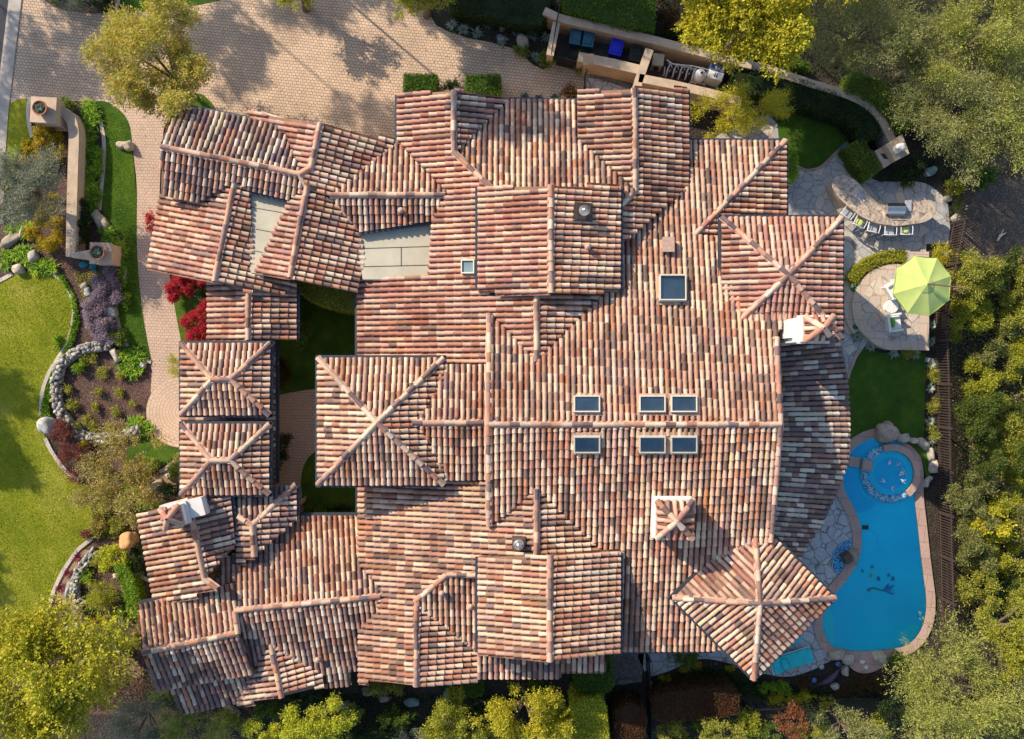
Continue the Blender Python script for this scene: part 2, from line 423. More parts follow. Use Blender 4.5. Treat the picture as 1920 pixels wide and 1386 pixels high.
def rows(mb, p0, p1, n, pal, phase=0.0, pan=True, r=.092):
    """one row of barrel tiles from the eave point p0 up to p1"""
    d = (p1 - p0); Lt = d.length
    if Lt < .12: return
    d.normalize(); u = d.cross(n).normalized(); b = -(phase % TL); col = pick(pal)
    while b < Lt - .04:
        s = max(b, 0.0); e = min(b + TL + .05, Lt)
        if e - s > .08:
            ju = R_.uniform(-.008, .008); jd = d + u * R_.uniform(-.018, .018)
            col = pick(pal) if R_.random() > .27 else tuple(x * R_.uniform(.93, 1.07) for x in col)
            tile(mb, p0 + d * s + u * ju, jd, u, n, e - s, r * R_.uniform(.96, 1.05), r * .78, R_.uniform(.045, .062), .004, col)
            if pan:
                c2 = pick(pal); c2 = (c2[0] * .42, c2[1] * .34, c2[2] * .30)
                q = p0 + d * s + u * (SP / 2); w = .062
                v = [q - u * w + n * .03, q + n * .004, q + u * w + n * .03, q - u * w + d * (e - s) + n * .012, q + d * (e - s) - n * .012, q + u * w + d * (e - s) + n * .012]
                mb.add(v, [(0, 1, 4, 3), (1, 2, 5, 4)], c2, 0)
        b += TL
PLN = {}
def ray(px, py, pl):
    o, n = PLN[pl][:2]; d = Vector(((px - CX) / K / H, -(py - CY) / K / H, -1.0)); c = Vector((0, 0, H))
    t = n.dot(o - c) / n.dot(d); return c + d * t
def defplane(name, A, B, z, pitch=None, lo=None, hi=None, thru=None):
    if isinstance(z, tuple): z = ray(z[1], z[2], z[0]).z
    a = W(*A, z); b = W(*B, z); u = (b - a).normalized(); g = Vector((-u.y, u.x, 0))
    ref = W(*(hi or lo), z) - a
    if (ref.dot(g) > 0) != (hi is not None): g = -g          # g points up-slope
    if thru:
        q = ray(*thru[0], thru[1]) if isinstance(thru[1], str) else W(*thru[0], thru[1])
        pitch = (q.z - z) / (q - a).dot(g)
    s = (g + Vector((0, 0, pitch))).normalized(); n = u.cross(s)
    if n.z < 0: n = -n; u = -u
    PLN[name] = (a, n.normalized(), s, u)
walls = MB()
house = empty('house', (0, 0, 0), 'sprawling mansion with terracotta barrel tile roofs between the driveway and the pool', 'house')
def slope(mb, dk, name, poly, pal=PAL, world=False, wall=True, ph=0.0, wd=.5, skew=0.0):
    a, n, s, u = PLN[name]
    P = [Vector(p) for p in poly] if world else [ray(x, y, name) for x, y in poly]
    ab = [((p - a).dot(u), (p - a).dot(s)) for p in P]; m = len(ab)
    a0 = min(q[0] for q in ab); a1 = max(q[0] for q in ab); bmin = min(q[1] for q in ab)
    k = math.ceil((a1 - a0) / SP); off = ((a1 - a0) - (k - 1) * SP) / 2
    sp = SP
    for i in range(k):
        x = a0 + off + i * sp + 1e-5; ts = []
        for j in range(m):
            (xa, ya), (xb, yb) = ab[j], ab[(j + 1) % m]
            if (xa <= x) != (xb <= x): ts.append(ya + (yb - ya) * (x - xa) / (xb - xa))
        ts.sort(); jit = R_.uniform(-.035, .035)
        for q in range(0, len(ts) - 1, 2):
            b0, b1 = ts[q], ts[q + 1]
            rows(mb, a + u * x + s * b0, a + u * x + s * b1, n, pal, (b0 - bmin) + jit + ph + skew * i)
    top = [p - n * .02 for p in P]; bot = [p - Vector((0, 0, .17)) for p in P]
    dk.add(top, [tuple(range(m))], (.30, .18, .13), 0)
    dk.add(top + bot, [(i, (i + 1) % m, m + (i + 1) % m, m + i) for i in range(m)], (.3, .2, .2), 1)
    dk.add(bot, [tuple(range(m))], (.3, .2, .2), 1)
    if wall:
        xy = [(p.x, p.y) for p in P]; Q = offset(xy, -wd)
        t = []
        for x, y in Q:
            z = a.z - (n.x * (x - a.x) + n.y * (y - a.y)) / n.z - .18; t.append((x, y, z))
        bb = [(x, y, 0) for x, y in Q]
        walls.add(t + bb, [tuple(range(m)), *[(i, (i + 1) % m, m + (i + 1) % m, m + i) for i in range(m)]], (.6, .5, .4), 0)
def caps(mb, pts, z=.055, r=.102, pal=PAL, mort=True, Lc=.40, mi_m=1, rev=False):
    """row of ridge caps along 3D points, bedded in mortar"""
    P = [Vector(p) + Vector((0, 0, z)) for p in pts]
    if rev: P = P[::-1]
    for i in range(len(P) - 1):
        d = P[i + 1] - P[i]; Lt = d.length
        if Lt < .05: continue
        d.normalize(); u = d.cross(Vector((0, 0, 1))).normalized(); n = u.cross(d); k = max(1, round(Lt / Lc)); l = Lt / k
        for j in range(k):
            c = pick(pal + MID)
            tile(mb, P[i] + d * (l * j - .03) + u * R_.uniform(-.01, .01), d + u * R_.uniform(-.02, .02), u, n, l + .06, r * R_.uniform(.98, 1.06), r * .86, .03, .0, c)
        if mort:
            w = r + .03; a = P[i] - d * .05; b = P[i + 1] + d * .05
            st = max(1, round(Lt / .232)); v = []
            for j in range(st + 1):
                q = a.lerp(b, j / st); ww = w * R_.uniform(.85, 1.25); w2 = w * R_.uniform(.85, 1.25)
                v += [q - u * ww - n * .04, q - u * w * .75 + n * .025, q + u * w * .75 + n * .025, q + u * w2 - n * .04]
            f = []
            for j in range(st):
                for e in range(3): f.append((j * 4 + e, j * 4 + e + 1, j * 4 + e + 5, j * 4 + e + 4))
            mb.add(v, f, (.6, .45, .35), mi_m, True)
class Roof:
    def __init__(s, name='roof', label=None): s.t = MB(); s.d = MB(); s.c = []; s.g = []; s.name = name; s.label = label
    def sl(s, name, poly, **k): slope(s.t, s.d, name, poly, **k); return s
    def cap(s, pts, pl=None, **k):
        P = [ray(x, y, pl) for x, y in pts] if pl else pts
        m = MB(); caps(m, P, **k); s.c.append(m); return s
    def gut(s, A, B, pl=None, o=.07):
        a, b = (ray(*A, pl), ray(*B, pl)) if pl else (Vector(A), Vector(B))
        d = (b - a); Lg = d.length; d.normalize(); s_ = PLN[pl][2] if pl else None
        m = Vector((-s_.x, -s_.y, 0)).normalized() * o if pl else Vector((0, 0, 0))
        c = (a + b) / 2 + m - Vector((0, 0, .07)); ang = math.atan2(d.y, d.x)
        m_ = MB(); m_.box(c, (Lg, .12, .12), ang); s.g.append(m_); return s
    def done(s):
        # fold the deck beneath the tiles into the roof mesh (different materials)
        o = len(s.t.V); s.t.V += s.d.V
        for f, c, i, sm in zip(s.d.F, s.d.C, s.d.I, s.d.S):
            s.t.F.append(tuple(x + o for x in f)); s.t.C.append(c); s.t.I.append(i * 1 if i == 0 else 1); s.t.S.append(sm)
        r = s.t.build(s.name, ['tile', 'fascia'], house)
        if s.label: r['label'] = s.label
        for m in s.c: m.build('ridge_cap_row', ['tile', 'mortar'], r)
        for m in s.g: m.build('gutter', 'gutter', r)
        return r
def hip(corners, z, pitch, pal=PAL, name='hip_roof', label=None, capr=.100, gut=True, wall=True, SPk=None):
    """hip roof over 4 corners (pixels at height z), ordered round"""
    w = [W(x, y, z) for x, y in corners]; rf = Roof(name, label); cx = sum(w, Vector()) / 4
    # ridge/apex
    l1 = (w[1] - w[0]).length; l2 = (w[2] - w[1]).length
    hgt = min(l1, l2) / 2 * pitch
    if abs(l1 - l2) < .25: r0 = r1 = cx + Vector((0, 0, hgt))
    elif l1 > l2:
        d = (w[1] - w[0]).normalized(); e = (l1 - l2) / 2; r0 = cx - d * e + Vector((0, 0, hgt)); r1 = cx + d * e + Vector((0, 0, hgt))
    else:
        d = (w[2] - w[1]).normalized(); e = (l2 - l1) / 2; r0 = cx - d * e + Vector((0, 0, hgt)); r1 = cx + d * e + Vector((0, 0, hgt))
    near = lambda p: r0 if (p - r0).length <= (p - r1).length else r1
    for i in range(4):
        a, b = w[i], w[(i + 1) % 4]; u = (b - a).normalized(); g = Vector((-u.y, u.x, 0))
        if (cx - a).dot(g) < 0: g = -g
        top = [near(b), near(a)]
        if (top[0] - top[1]).length < .02: top = top[:1]
        ph = (top[0].z - z) / (top[0] - a).dot(g)
        s = (g + Vector((0, 0, ph))).normalized(); n = u.cross(s)
        if n.z < 0: n = -n; u = -u
        nm = 'h%d_%d' % (len(PLN), i); PLN[nm] = (a, n, s, u)
        slope(rf.t, rf.d, nm, [a, b] + top, pal, world=True, wall=wall)
        if gut:
            m = (a + b) / 2 - Vector((g.x, g.y, 0)) * .07 - Vector((0, 0, .07)); gm_ = MB(); gm_.box(m, ((b - a).length + .2, .12, .12), math.atan2((b - a).y, (b - a).x)); rf.g.append(gm_)
    for p in w: rf.cap([p, near(p)], r=capr, pal=pal)
    if (r0 - r1).length > .05: rf.cap([r0, r1], r=capr, pal=pal)
    return rf.done(), cx + Vector((0, 0, hgt))

D = defplane
RZ = 6.6
D('mainN', (916, 796), (1463, 796), RZ, .24, lo=(1200, 300))
D('mainS', (916, 796), (1463, 796), RZ, .24, lo=(1200, 1200))
D('ewing', (1472, 265), (1472, 408), ('mainN', 1472, 265), hi=(1303, 350), thru=((1303, 441), 'mainN'))
D('west', (1006, 548), (1006, 676), ('mainN', 1006, 676), .30, lo=(672, 600))
D('gabN', (1006, 548), (1006, 676), ('mainN', 1006, 676), .25, lo=(1130, 560))
D('gabS', (1006, 918), (1006, 1036), ('mainS', 1006, 918), .25, lo=(1130, 1000))
D('hbW', (1033, 348), (1033, 548), 6.45, .3, lo=(897, 450)); D('hbE', (1033, 348), (1033, 548), 6.45, .3, lo=(1162, 450))
D('F', (919, 350), (1191, 350), 5.2, .27, lo=(1000, 190))
D('He', (851, 170), (851, 285), ('west', 851, 285), lo=(955, 187), thru=((955, 187), 'F'))
D('Jw', (1190, 168), (1190, 350), 5.12, lo=(1083, 262), thru=((1083, 262), 'F'))
D('Je', (1190, 168), (1190, 350), 5.12, lo=(1288, 350), thru=((1288, 350), 'mainN'))
D('Ne', (1006, 548), (1006, 676), 5.9, .3, lo=(1130, 560))
D('Gn', (620, 365), (835, 365), 4.85, .3, lo=(740, 270)); D('Gs', (620, 365), (835, 365), 4.85, .3, lo=(740, 430))
D('Be', (601, 233), (583, 316), 5.1, .3, lo=(740, 300)); D('Bw', (601, 233), (583, 316), 5.1, .3, lo=(480, 250))
D('An', (305, 275), (562, 327), 5.05, .35, lo=(400, 200)); D('As', (305, 275), (562, 327), 5.05, .3, lo=(400, 400))
D('Dw', (443, 336), (403, 526), 4.7, .32, lo=(290, 420)); D('De', (443, 336), (403, 526), 4.7, .3, lo=(500, 450))
D('Cw', (576, 352), (544, 518), 4.9, .3, lo=(480, 480)); D('Ce', (576, 352), (544, 518), 4.9, .3, lo=(680, 480))
D('B1w', (466, 538), (466, 636), 4.1, .3, lo=(390, 600)); D('B1e', (466, 538), (466, 636), 4.1, .3, lo=(555, 600))
D('Kn', (775, 793), (916, 793), 6.0, .25, lo=(860, 690)); D('Ks', (775, 793), (916, 793), 6.0, .25, lo=(860, 890))
D('sbW', (1031, 1042), (1031, 1238), 6.45, .3, lo=(897, 1100)); D('sbE', (1031, 1042), (1031, 1238), 6.45, .3, lo=(1160, 1100))
D('strip', (897, 1271), (1051, 1271), 4.3, .25, hi=(950, 1200))
D('Sge', (781, 1127), (781, 1285), ('west', 781, 1200), .22, lo=(895, 1200))
D('Sf', (840, 1077), (896, 1077), ('west', 840, 1077), .28, lo=(860, 1200))
D('Ln', (443, 1144), (712, 1118), ('west', 722, 1125), .25, lo=(560, 1000)); D('Ls', (443, 1144), (712, 1118), ('west', 722, 1125), .32, lo=(560, 1250))
D('LLn', (270, 1223), (444, 1187), 4.35, .25, lo=(350, 1120)); D('LLs', (270, 1223), (444, 1187), 4.35, .36, lo=(370, 1280))
D('LT', (338, 1339), (444, 1316), 2.9, .34, hi=(380, 1270))
D('Qw', (508, 1208), (528, 1306), ('Ls', 508, 1208), .28, lo=(460, 1280)); D('Qe', (508, 1208), (528, 1306), ('Ls', 508, 1208), .28, lo=(600, 1260))
D('low', (611, 1288), (655, 1284), 2.9, .3, hi=(630, 1240))
D('LWw', (352, 937), (384, 1086), 4.5, .3, lo=(270, 1040)); D('LWe', (352, 937), (384, 1086), 4.5, .3, lo=(430, 1000))
D('L1e', (556, 910), (556, 975), 3.6, .3, hi=(480, 960)); D('L1n', (445, 922), (552, 908), 3.6, .3, hi=(480, 990)); D('L1w', (443, 970), (445, 1050), 3.9, .3, hi=(475, 1000))
D('bW', (342, 640), (342, 930), 3.2, .2, hi=(425, 700)); D('bE', (517, 640), (517, 930), 3.2, .2, hi=(425, 700))

rf = Roof('main_roof', 'long central gable roof with an east west ridge and six skylights')
rf.sl('mainN', [(916, 796), (1463, 796), (1455, 632), (1475, 600), (1475, 410), (1354, 408), (1354, 445), (1303, 441), (1472, 265), (1290, 265), (1288, 352), (1165, 458), (1150, 550), (1133, 552), (1006, 678), (918, 588)], skew=.01)
rf.sl('mainS', [(916, 796), (1463, 796), (1444, 1015), (1470, 1060), (1440, 1200), (1336, 1219), (1161, 1220), (1161, 1033), (1133, 1033), (1006, 916), (916, 988)], skew=-.01)
rf.cap([(918, 796), (1463, 796)], 'mainN'); rf.cap([(918, 590), (916, 796)], 'mainN', z=.03, mort=True, r=.11); rf.cap([(917, 985), (916, 796)], 'mainS', z=.03, r=.11)
rf.cap([(1455, 634), (1463, 796)], 'mainN', z=.03, r=.11, pal=RED); rf.cap([(1444, 1014), (1463, 796)], 'mainS', z=.03, r=.11, pal=RED)
rf.gut((1290, 265), (1472, 265), 'mainN').gut((1161, 1220), (1336, 1219), 'mainS')
rf.done()
rf = Roof('north_east_roof', 'east facing slope with one diagonal hip beside the patio')
rf.sl('ewing', [(1472, 265), (1473, 412), (1350, 412), (1350, 447), (1303, 441)]); rf.cap([(1472, 265), (1303, 441)], 'ewing', pal=RED); rf.gut((1472, 265), (1473, 410), 'ewing'); rf.done()
rf = Roof('west_roof', 'wide west facing slope above the courtyard')
rf.sl('west', [(671, 520), (803, 516), (811, 414), (833, 372), (845, 366), (753, 271), (746, 266), (746, 178), (851, 170), (851, 286), (919, 351), (919, 552), (1006, 548), (1006, 678), (960, 633), (918, 588), (918, 684), (832, 690), (760, 690), (672, 690)], pal=RED)
rf.sl('west', [(672, 895), (918, 895), (916, 990), (960, 950), (1006, 916), (1006, 1040), (930, 1060), (930, 1080), (840, 1075), (781, 1125), (781, 1285), (673, 1276), (673, 1180), (708, 1146), (708, 1096), (672, 1056)], pal=PAL)
rf.cap([(851, 172), (851, 286), (919, 351)], 'west'); rf.cap([(1006, 550), (1006, 676)], 'west'); rf.cap([(1006, 918), (1006, 1038)], 'west')
rf.cap([(781, 1285), (781, 1125), (840, 1076), (898, 1078)], 'west')
rf.gut((671, 522), (671, 672), 'west').gut((672, 908), (672, 968), 'west').gut((746, 178), (746, 266), 'west'); rf.done()
rf = Roof('north_gable_roof', 'north facing slopes between two garage gables')
rf.sl('F', [(955, 188), (1084, 190), (1084, 262), (1177, 346), (1191, 360), (1160, 390), (1150, 370), (919, 370), (851, 286), (858, 282)], skew=.01)
rf.sl('He', [(851, 170), (955, 183), (955, 188), (852, 287)], pal=MID); rf.sl('Jw', [(1083, 172), (1189, 167), (1191, 358), (1177, 346), (1083, 262)]); rf.sl('Je', [(1190, 168), (1288, 168), (1290, 265), (1288, 352), (1165, 458), (1155, 430), (1162, 390), (1191, 360)])
rf.cap([(1190, 168), (1191, 358), (1162, 388)], 'Je'); rf.gut((955, 188), (1083, 190), 'F').gut((1288, 168), (1289, 265), 'Je'); rf.done()
rf = Roof('gable_roof', 'small east facing gable slope above the long ridge'); rf.sl('gabN', [(1006, 545), (1137, 545), (1006, 678)], wall=False); rf.done()
rf = Roof('gable_roof', 'small east facing gable slope below the long ridge'); rf.sl('gabS', [(1006, 916), (1006, 1040), (1137, 1040)], wall=False); rf.done()
for nm, pw, pe, yt, yb, lb in (('raised_roof', 'hbW', 'hbE', 349, 548, 'raised gable block with a silver vent at the top of the roof'), ('raised_roof', 'sbW', 'sbE', 1042, 1230, 'raised gable block nearest the bottom hedge')):
    rf = Roof(nm, lb); xl = 897; xr = 1162; xm = 1033 if yt < 500 else 1031
    yb2 = yb + (0 if yt < 500 else 8); yr = yb - (0 if yt < 500 else 5)
    rf.sl(pw, [(xl, yt + 3), (xm, yt), (xm, yb2), (xl, yb - (0 if yt < 500 else 6))], pal=RED if yt < 500 else PAL); rf.sl(pe, [(xm, yt), (xr, yt + (3 if yt < 500 else -9)), (xr - 1, yr), (xm, yb2)], skew=0.012)
    rf.cap([(xm, yb2), (xm, yt)], pw); rf.gut((xl, yt + 3), (xl, yb - 6), pw).gut((xr, yt), (xr, yr), pe); rf.done()
rf = Roof('cross_roof', 'low ridge joining the square hip roof to the central gable')
rf.sl('Kn', [(825, 684), (916, 684), (916, 793), (775, 793), (810, 760)]); rf.sl('Ks', [(775, 793), (916, 793), (916, 899), (825, 899), (810, 830)]); rf.cap([(775, 793), (916, 793)], 'Kn'); rf.done()
# north-west group
rf = Roof('north_west_roof', 'skewed cluster of gables beside the driveway tree with dark mottled tiles, partly painted tree shade')
rf.sl('An', [(305, 274), (333, 198), (465, 223), (535, 242), (563, 324)], pal=MID + DARK)  # darkest tile mix of the cluster, partly the driveway tree's shade put into colour
rf.sl('Bw', [(467, 211), (601, 232), (583, 318), (566, 322), (535, 244), (467, 223)], pal=RED)
rf.sl('Be', [(601, 232), (748, 268), (680, 318), (620, 366), (577, 352), (563, 327), (583, 316)], pal=PAL, skew=.012)
rf.sl('As', [(305, 276), (562, 328), (575, 354), (543, 375), (467, 357), (443, 338), (374, 380), (301, 366)], pal=MID)
rf.sl('Dw', [(302, 366), (374, 378), (443, 336), (403, 526), (278, 501)], pal=RED); rf.sl('De', [(443, 336), (467, 357), (477, 495), (480, 506), (544, 520), (556, 530), (556, 552), (466, 548), (403, 527)], pal=PAL, skew=.015)
rf.sl('Cw', [(577, 350), (544, 519), (480, 507), (543, 375)], pal=RED); rf.sl('Ce', [(577, 350), (619, 365), (673, 431), (690, 518), (675, 522), (669, 549), (556, 525), (545, 520)], pal=PAL, skew=.015)
rf.sl('Gn', [(747, 268), (847, 367), (620, 367)]); rf.sl('Gs', [(619, 366), (835, 366), (811, 414), (673, 435)], pal=MID)
rf.sl('B1w', [(390, 526), (466, 536), (466, 637), (390, 637)], pal=RED, wall=False); rf.sl('B1e', [(466, 538), (556, 538), (556, 637), (466, 637)], wall=False)
rf.cap([(305, 276), (562, 327), (576, 351)], 'As'); rf.cap([(576, 351), (544, 519)], 'Cw'); rf.cap([(601, 233), (583, 316), (563, 327)], 'Be'); rf.cap([(441, 338), (403, 526)], 'Dw'); rf.cap([(622, 366), (833, 366)], 'Gn'); rf.cap([(466, 540), (466, 636)], 'B1w')
rf.gut((333, 198), (465, 223), 'An').gut((556, 540), (556, 637), 'B1e').gut((690, 518), (673, 433), 'Ce').gut((811, 414), (673, 435), 'Gs').gut((467, 357), (543, 374), 'As')
rf.done()
# south-west group
rf = Roof('south_west_roof', 'skewed cluster of gables at the bottom left of the house')
rf.sl('Ln', [(556, 967), (673, 967), (673, 1056), (731, 1117), (712, 1119), (443, 1145), (440, 1090), (406, 1101), (414, 1050), (444, 1035), (478, 1042), (556, 976)])
rf.sl('Ls', [(443, 1145), (712, 1119), (722, 1135), (673, 1180), (672, 1255), (608, 1264), (568, 1243), (508, 1208), (480, 1245), (472, 1262), (444, 1188)], pal=MID)
rf.sl('LLn', [(261, 1133), (406, 1101), (440, 1092), (443, 1147), (446, 1188), (270, 1223)]); rf.sl('LLs', [(270, 1223), (446, 1187), (474, 1262), (295, 1294)], pal=MID)
rf.sl('LT', [(320, 1282), (474, 1250), (476, 1278), (447, 1316), (338, 1339)], pal=MID); rf.sl('Qw', [(508, 1208), (528, 1306), (447, 1322), (447, 1308), (474, 1262), (480, 1245)], pal=MID); rf.sl('Qe', [(508, 1208), (604, 1262), (609, 1286), (528, 1306)])
rf.sl('low', [(611, 1250), (657, 1246), (657, 1285), (611, 1288)], pal=DARK)
rf.sl('LWw', [(259, 965), (352, 937), (384, 1086), (406, 1101), (364, 1118), (290, 1128)], pal=PAL); rf.sl('LWe', [(352, 937), (432, 925), (442, 1023), (414, 1052), (384, 1086)], pal=MID)
rf.sl('L1e', [(556, 908), (556, 976), (478, 1042), (474, 985)], pal=MID); rf.sl('L1n', [(443, 925), (554, 908), (474, 985), (447, 970)], pal=MID); rf.sl('L1w', [(443, 968), (474, 985), (478, 1042), (446, 1062)], pal=MID)
rf.cap([(443, 1144), (712, 1118)], 'Ln'); rf.cap([(270, 1223), (446, 1187), (441, 1147)], 'LLn'); rf.cap([(528, 1306), (508, 1208)], 'Qw'); rf.cap([(354, 940), (384, 1086), (408, 1102)], 'LWw'); rf.cap([(554, 909), (474, 985), (447, 969)], 'L1n', r=.11); rf.cap([(474, 985), (477, 1042)], 'L1w', r=.11)
rf.gut((433, 925), (443, 1023), 'LWe').gut((556, 908), (556, 967), 'L1e').gut((556, 967), (673, 967), 'Ln').gut((261, 1133), (364, 1111), 'LLn')
rf.done()
rf = Roof('south_gable_roof', 'south gable with a bent ridge beside the bottom hedge')
rf.sl('Sge', [(781, 1127), (896, 1222), (896, 1277), (781, 1285)], skew=.01); rf.sl('Sf', [(781, 1125), (840, 1076), (902, 1078), (902, 1226), (785, 1135)]); rf.sl('strip', [(897, 1215), (1130, 1215), (1130, 1260), (1051, 1260), (1051, 1271), (897, 1271)], pal=MID); rf.done()
rf = Roof('passage_roof', 'low tiled roof in the slot between the two square entry pavilions'); rf.sl('bW', [(341, 640), (426, 640), (426, 930), (341, 930)], pal=MID, wall=False); rf.sl('bE', [(426, 640), (517, 640), (517, 906), (426, 930)], pal=DARK, wall=False); rf.gut((517, 640), (517, 906), 'bE'); rf.done()
walls.prism(G([(362, 665), (470, 665), (470, 762), (362, 762)], 4), 0, 4.15); walls.prism(G([(362, 815), (470, 815), (470, 910), (362, 910)], 4), 0, 4.15); walls.prism(G([(360, 655), (462, 655), (462, 915), (360, 915)], 3), 0, 3.0)
walls.prism(G([(400, 545), (515, 545), (515, 628), (400, 628)], 3.4), 0, 3.4)
hip([(597, 672), (831, 672), (831, 908), (597, 908)], 5.5, .37, name='hip_roof', label='largest square hip roof, left of the central gable', pal=PAL)
hip([(341, 645), (507, 645), (505, 777), (341, 777)], 4.3, .36, wall=False, name='hip_roof', label='upper of the two entry pavilion hip roofs', pal=PAL)
hip([(341, 796), (505, 796), (504, 926), (341, 926)], 4.3, .36, wall=False, name='hip_roof', label='lower of the two entry pavilion hip roofs', pal=PAL)
hip([(1353, 408), (1577, 409), (1577, 632), (1353, 632)], 5.25, .36, pal=RED, name='hip_roof', label='square hip roof overlooking the patio bar', wall=False)
hip([(1262, 1121), (1413, 1272), (1564, 1121), (1413, 970)], 5.25, .36, pal=PAL, name='hip_roof', label='diamond shaped hip roof beside the pool', wall=False)
walls.prism(G([(1365, 420), (1565, 420), (1565, 620), (1365, 620)], 5), 0, 5.05)
walls.prism(G([(1278, 1121), (1413, 1256), (1548, 1121), (1413, 986)], 5), 0, 5.05)
# curved east roof
inner = [(1460, 632), (1466, 796), (1452, 920), (1440, 1060)]
outer = [(1564, 622), (1577, 660), (1585, 700), (1590, 763), (1590, 846), (1579, 890), (1560, 938), (1538, 982), (1509, 1028), (1490, 1060)]
IN = [W(x, y, 4.35) for x, y in smooth(inner, 20, False)]; OU = [W(x, y, 3.35) for x, y in smooth(outer, 10, False)]
def along(P, t):
    Ls = [0]
    for i in range(len(P) - 1): Ls.append(Ls[-1] + (P[i + 1] - P[i]).length)
    q = t * Ls[-1]
    for i in range(len(P) - 1):
        if q <= Ls[i + 1]: return P[i].lerp(P[i + 1], (q - Ls[i]) / (Ls[i + 1] - Ls[i]))
    return P[-1]
rf = Roof('curved_roof', 'curved lean to roof of dark mottled tiles facing the pool')
nr = 46; deck = []
for i in range(nr):
    t = (i + .5) / nr; a = along(OU, t); b = along(IN, t); s = (b - a).normalized(); tg = (along(OU, min(1, t + .02)) - along(OU, max(0, t - .02))).normalized(); n = s.cross(tg)
    if n.z < 0: n = -n
    rows(rf.t, a, b, n.normalized(), DARK, R_.uniform(-.04, .04) + i * .012)
for i in range(nr + 1): deck.append((along(OU, i / nr), along(IN, i / nr)))
v = []
for a, b in deck: v += [a - Vector((0, 0, .015)), b - Vector((0, 0, .015)), a - Vector((0, 0, .17)), b - Vector((0, 0, .17))]
for i in range(nr):
    k = i * 4; rf.d.add([v[k], v[k + 1], v[k + 5], v[k + 4]], [(0, 1, 2, 3)], (.28, .17, .13), 0); rf.d.add([v[k + 2], v[k + 3], v[k + 7], v[k + 6]], [(0, 1, 2, 3)], (.3, .2, .2), 1)
    rf.d.add([v[k], v[k + 4], v[k + 6], v[k + 2]], [(0, 1, 2, 3)], (.3, .2, .2), 1)
gm_ = MB(); gm_.band([(p.x, p.y) for p in [along(OU, i / 30) for i in range(31)]], .13, 3.2, 3.33); rf.g.append(gm_)
rf.done()
wl = [(p.x, p.y) for p in [along([q + Vector((-.5, 0, 0)) for q in OU], i / 20) for i in range(21)]]
walls.prism(wl + [(IN[-1].x, IN[-1].y), (IN[0].x, IN[0].y)], 0, 3.15)
# flat roofs
F1 = (ray(468, 360, 'As').z + ray(540, 374, 'As').z + ray(477, 490, 'De').z + ray(482, 503, 'Cw').z) / 4 - .12; F2 = (ray(811, 414, 'Gs').z + ray(673, 435, 'Gs').z + ray(690, 516, 'Ce').z) / 3 - .12; print('FLAT', F1, F2, ray(468, 360, 'As').z, ray(477, 490, 'De').z, ray(482, 503, 'Cw').z, ray(811, 414, 'Gs').z, ray(690, 516, 'Ce').z)
fl = MB()
fl.prism(G([(462, 350), (548, 366), (480, 512), (470, 512)], F1), 0, F1); fr = fl.build('flat_roof', 'felt', house)
fl = MB(); fl.prism(G([(664, 425), (818, 404), (812, 524), (680, 524)], F2), 0, F2); fr2 = fl.build('flat_roof', 'felt', house)
for par, zz, lines in ((fr, F1, [((468, 388), (536, 400)), ((472, 428), (514, 436)), ((476, 470), (496, 474))]), (fr2, F2, [((676, 466), (806, 462)), ((680, 500), (804, 497)), ((752, 464), (752, 499))])):
    sm = MB()
    for a, b in lines:
        A, B = W(*a, zz + .012), W(*b, zz + .012); d = B - A; sm.box((A + B) / 2, (d.length, .022, .012), math.atan2(d.y, d.x))
    sm.build('seam', 'copper', par)
walls.build('wall', 'stucco', house)

# chimneys
def chimney(px, py, zb, zt, sx, sy, rot, label, capk=.94):
    b = W(px, py, zt); mb = MB(); mb.box((b.x, b.y, (zb + zt) / 2), (sx, sy, zt - zb), rot)
    mb.box((b.x, b.y, zt - .42), (sx + .14, sy + .14, .12), rot)
    o = mb.build('chimney', 'white_stucco', house, label)
    cr = MB(); mt = Matrix.Rotation(rot, 3, 'Z'); k = capk
    cs = [b + mt @ Vector((x * sx / 2 * k, y * sy / 2 * k, .16)) for x, y in ((-1, -1), (1, -1), (1, 1), (-1, 1))]
    ap = b + Vector((0, 0, .62)); pal = RED
    for i in range(4):
        a, c = cs[i], cs[(i + 1) % 4]; l = (c - a).length; u = (c - a).normalized(); m = (a + c) / 2; g = Vector((b.x - m.x, b.y - m.y, 0)); dist = g.length; g.normalize()
        s = (g * dist + Vector((0, 0, ap.z - a.z))).normalized(); n = u.cross(s); n = n if n.z > 0 else -n
        kk = int(l / .24)
        for j in range(kk):
            x = (j + .5) / kk; ln = (1 - abs(2 * x - 1)) * dist
            if ln > .1: rows(cr, a.lerp(c, x), a.lerp(c, x) + s * ln, n, pal)
        cr.add([a - n * .03, c - n * .03, ap - n * .03], [(0, 1, 2)], (.4, .25, .2), 0)
        cr.add([a, c, c - Vector((0, 0, .12)), a - Vector((0, 0, .12))], [(0, 1, 2, 3)], (.45, .3, .22), 0)
        caps(cr, [a, ap], .05, .12, pal, False)
    for x, y in ((-1, -1), (1, -1), (1, 1), (-1, 1)):
        q = b + mt @ Vector((x * sx / 2 * .8, y * sy / 2 * .8, 0)); cr.box((q.x, q.y, zt + .08), (.14, .14, .3), rot, (.5, .4, .3))
    cr.build('chimney_cap', 'tile', o)
chimney(1263, 973, 4.5, 6.85, 1.42, 1.5, 0, 'white chimney with a tiled cap on the south slope, above the diamond roof')
chimney(1532, 617, 4.0, 7.5, 1.1, .95, 0, 'white chimney with a tiled cap at the corner of the patio hip roof')
chimney(326, 968, 3.2, 5.4, .75, .8, rad(14), 'white chimney with a tiled cap at the far left of the house')
cb = MB(); p = W(1492, 617, 6.2); cb.box((p.x, p.y, 5.6), (.62, .72, 1.5)); p = W(1486, 610, 6.6); 
cb.build('chimney_shoulder', 'white_stucco', house)
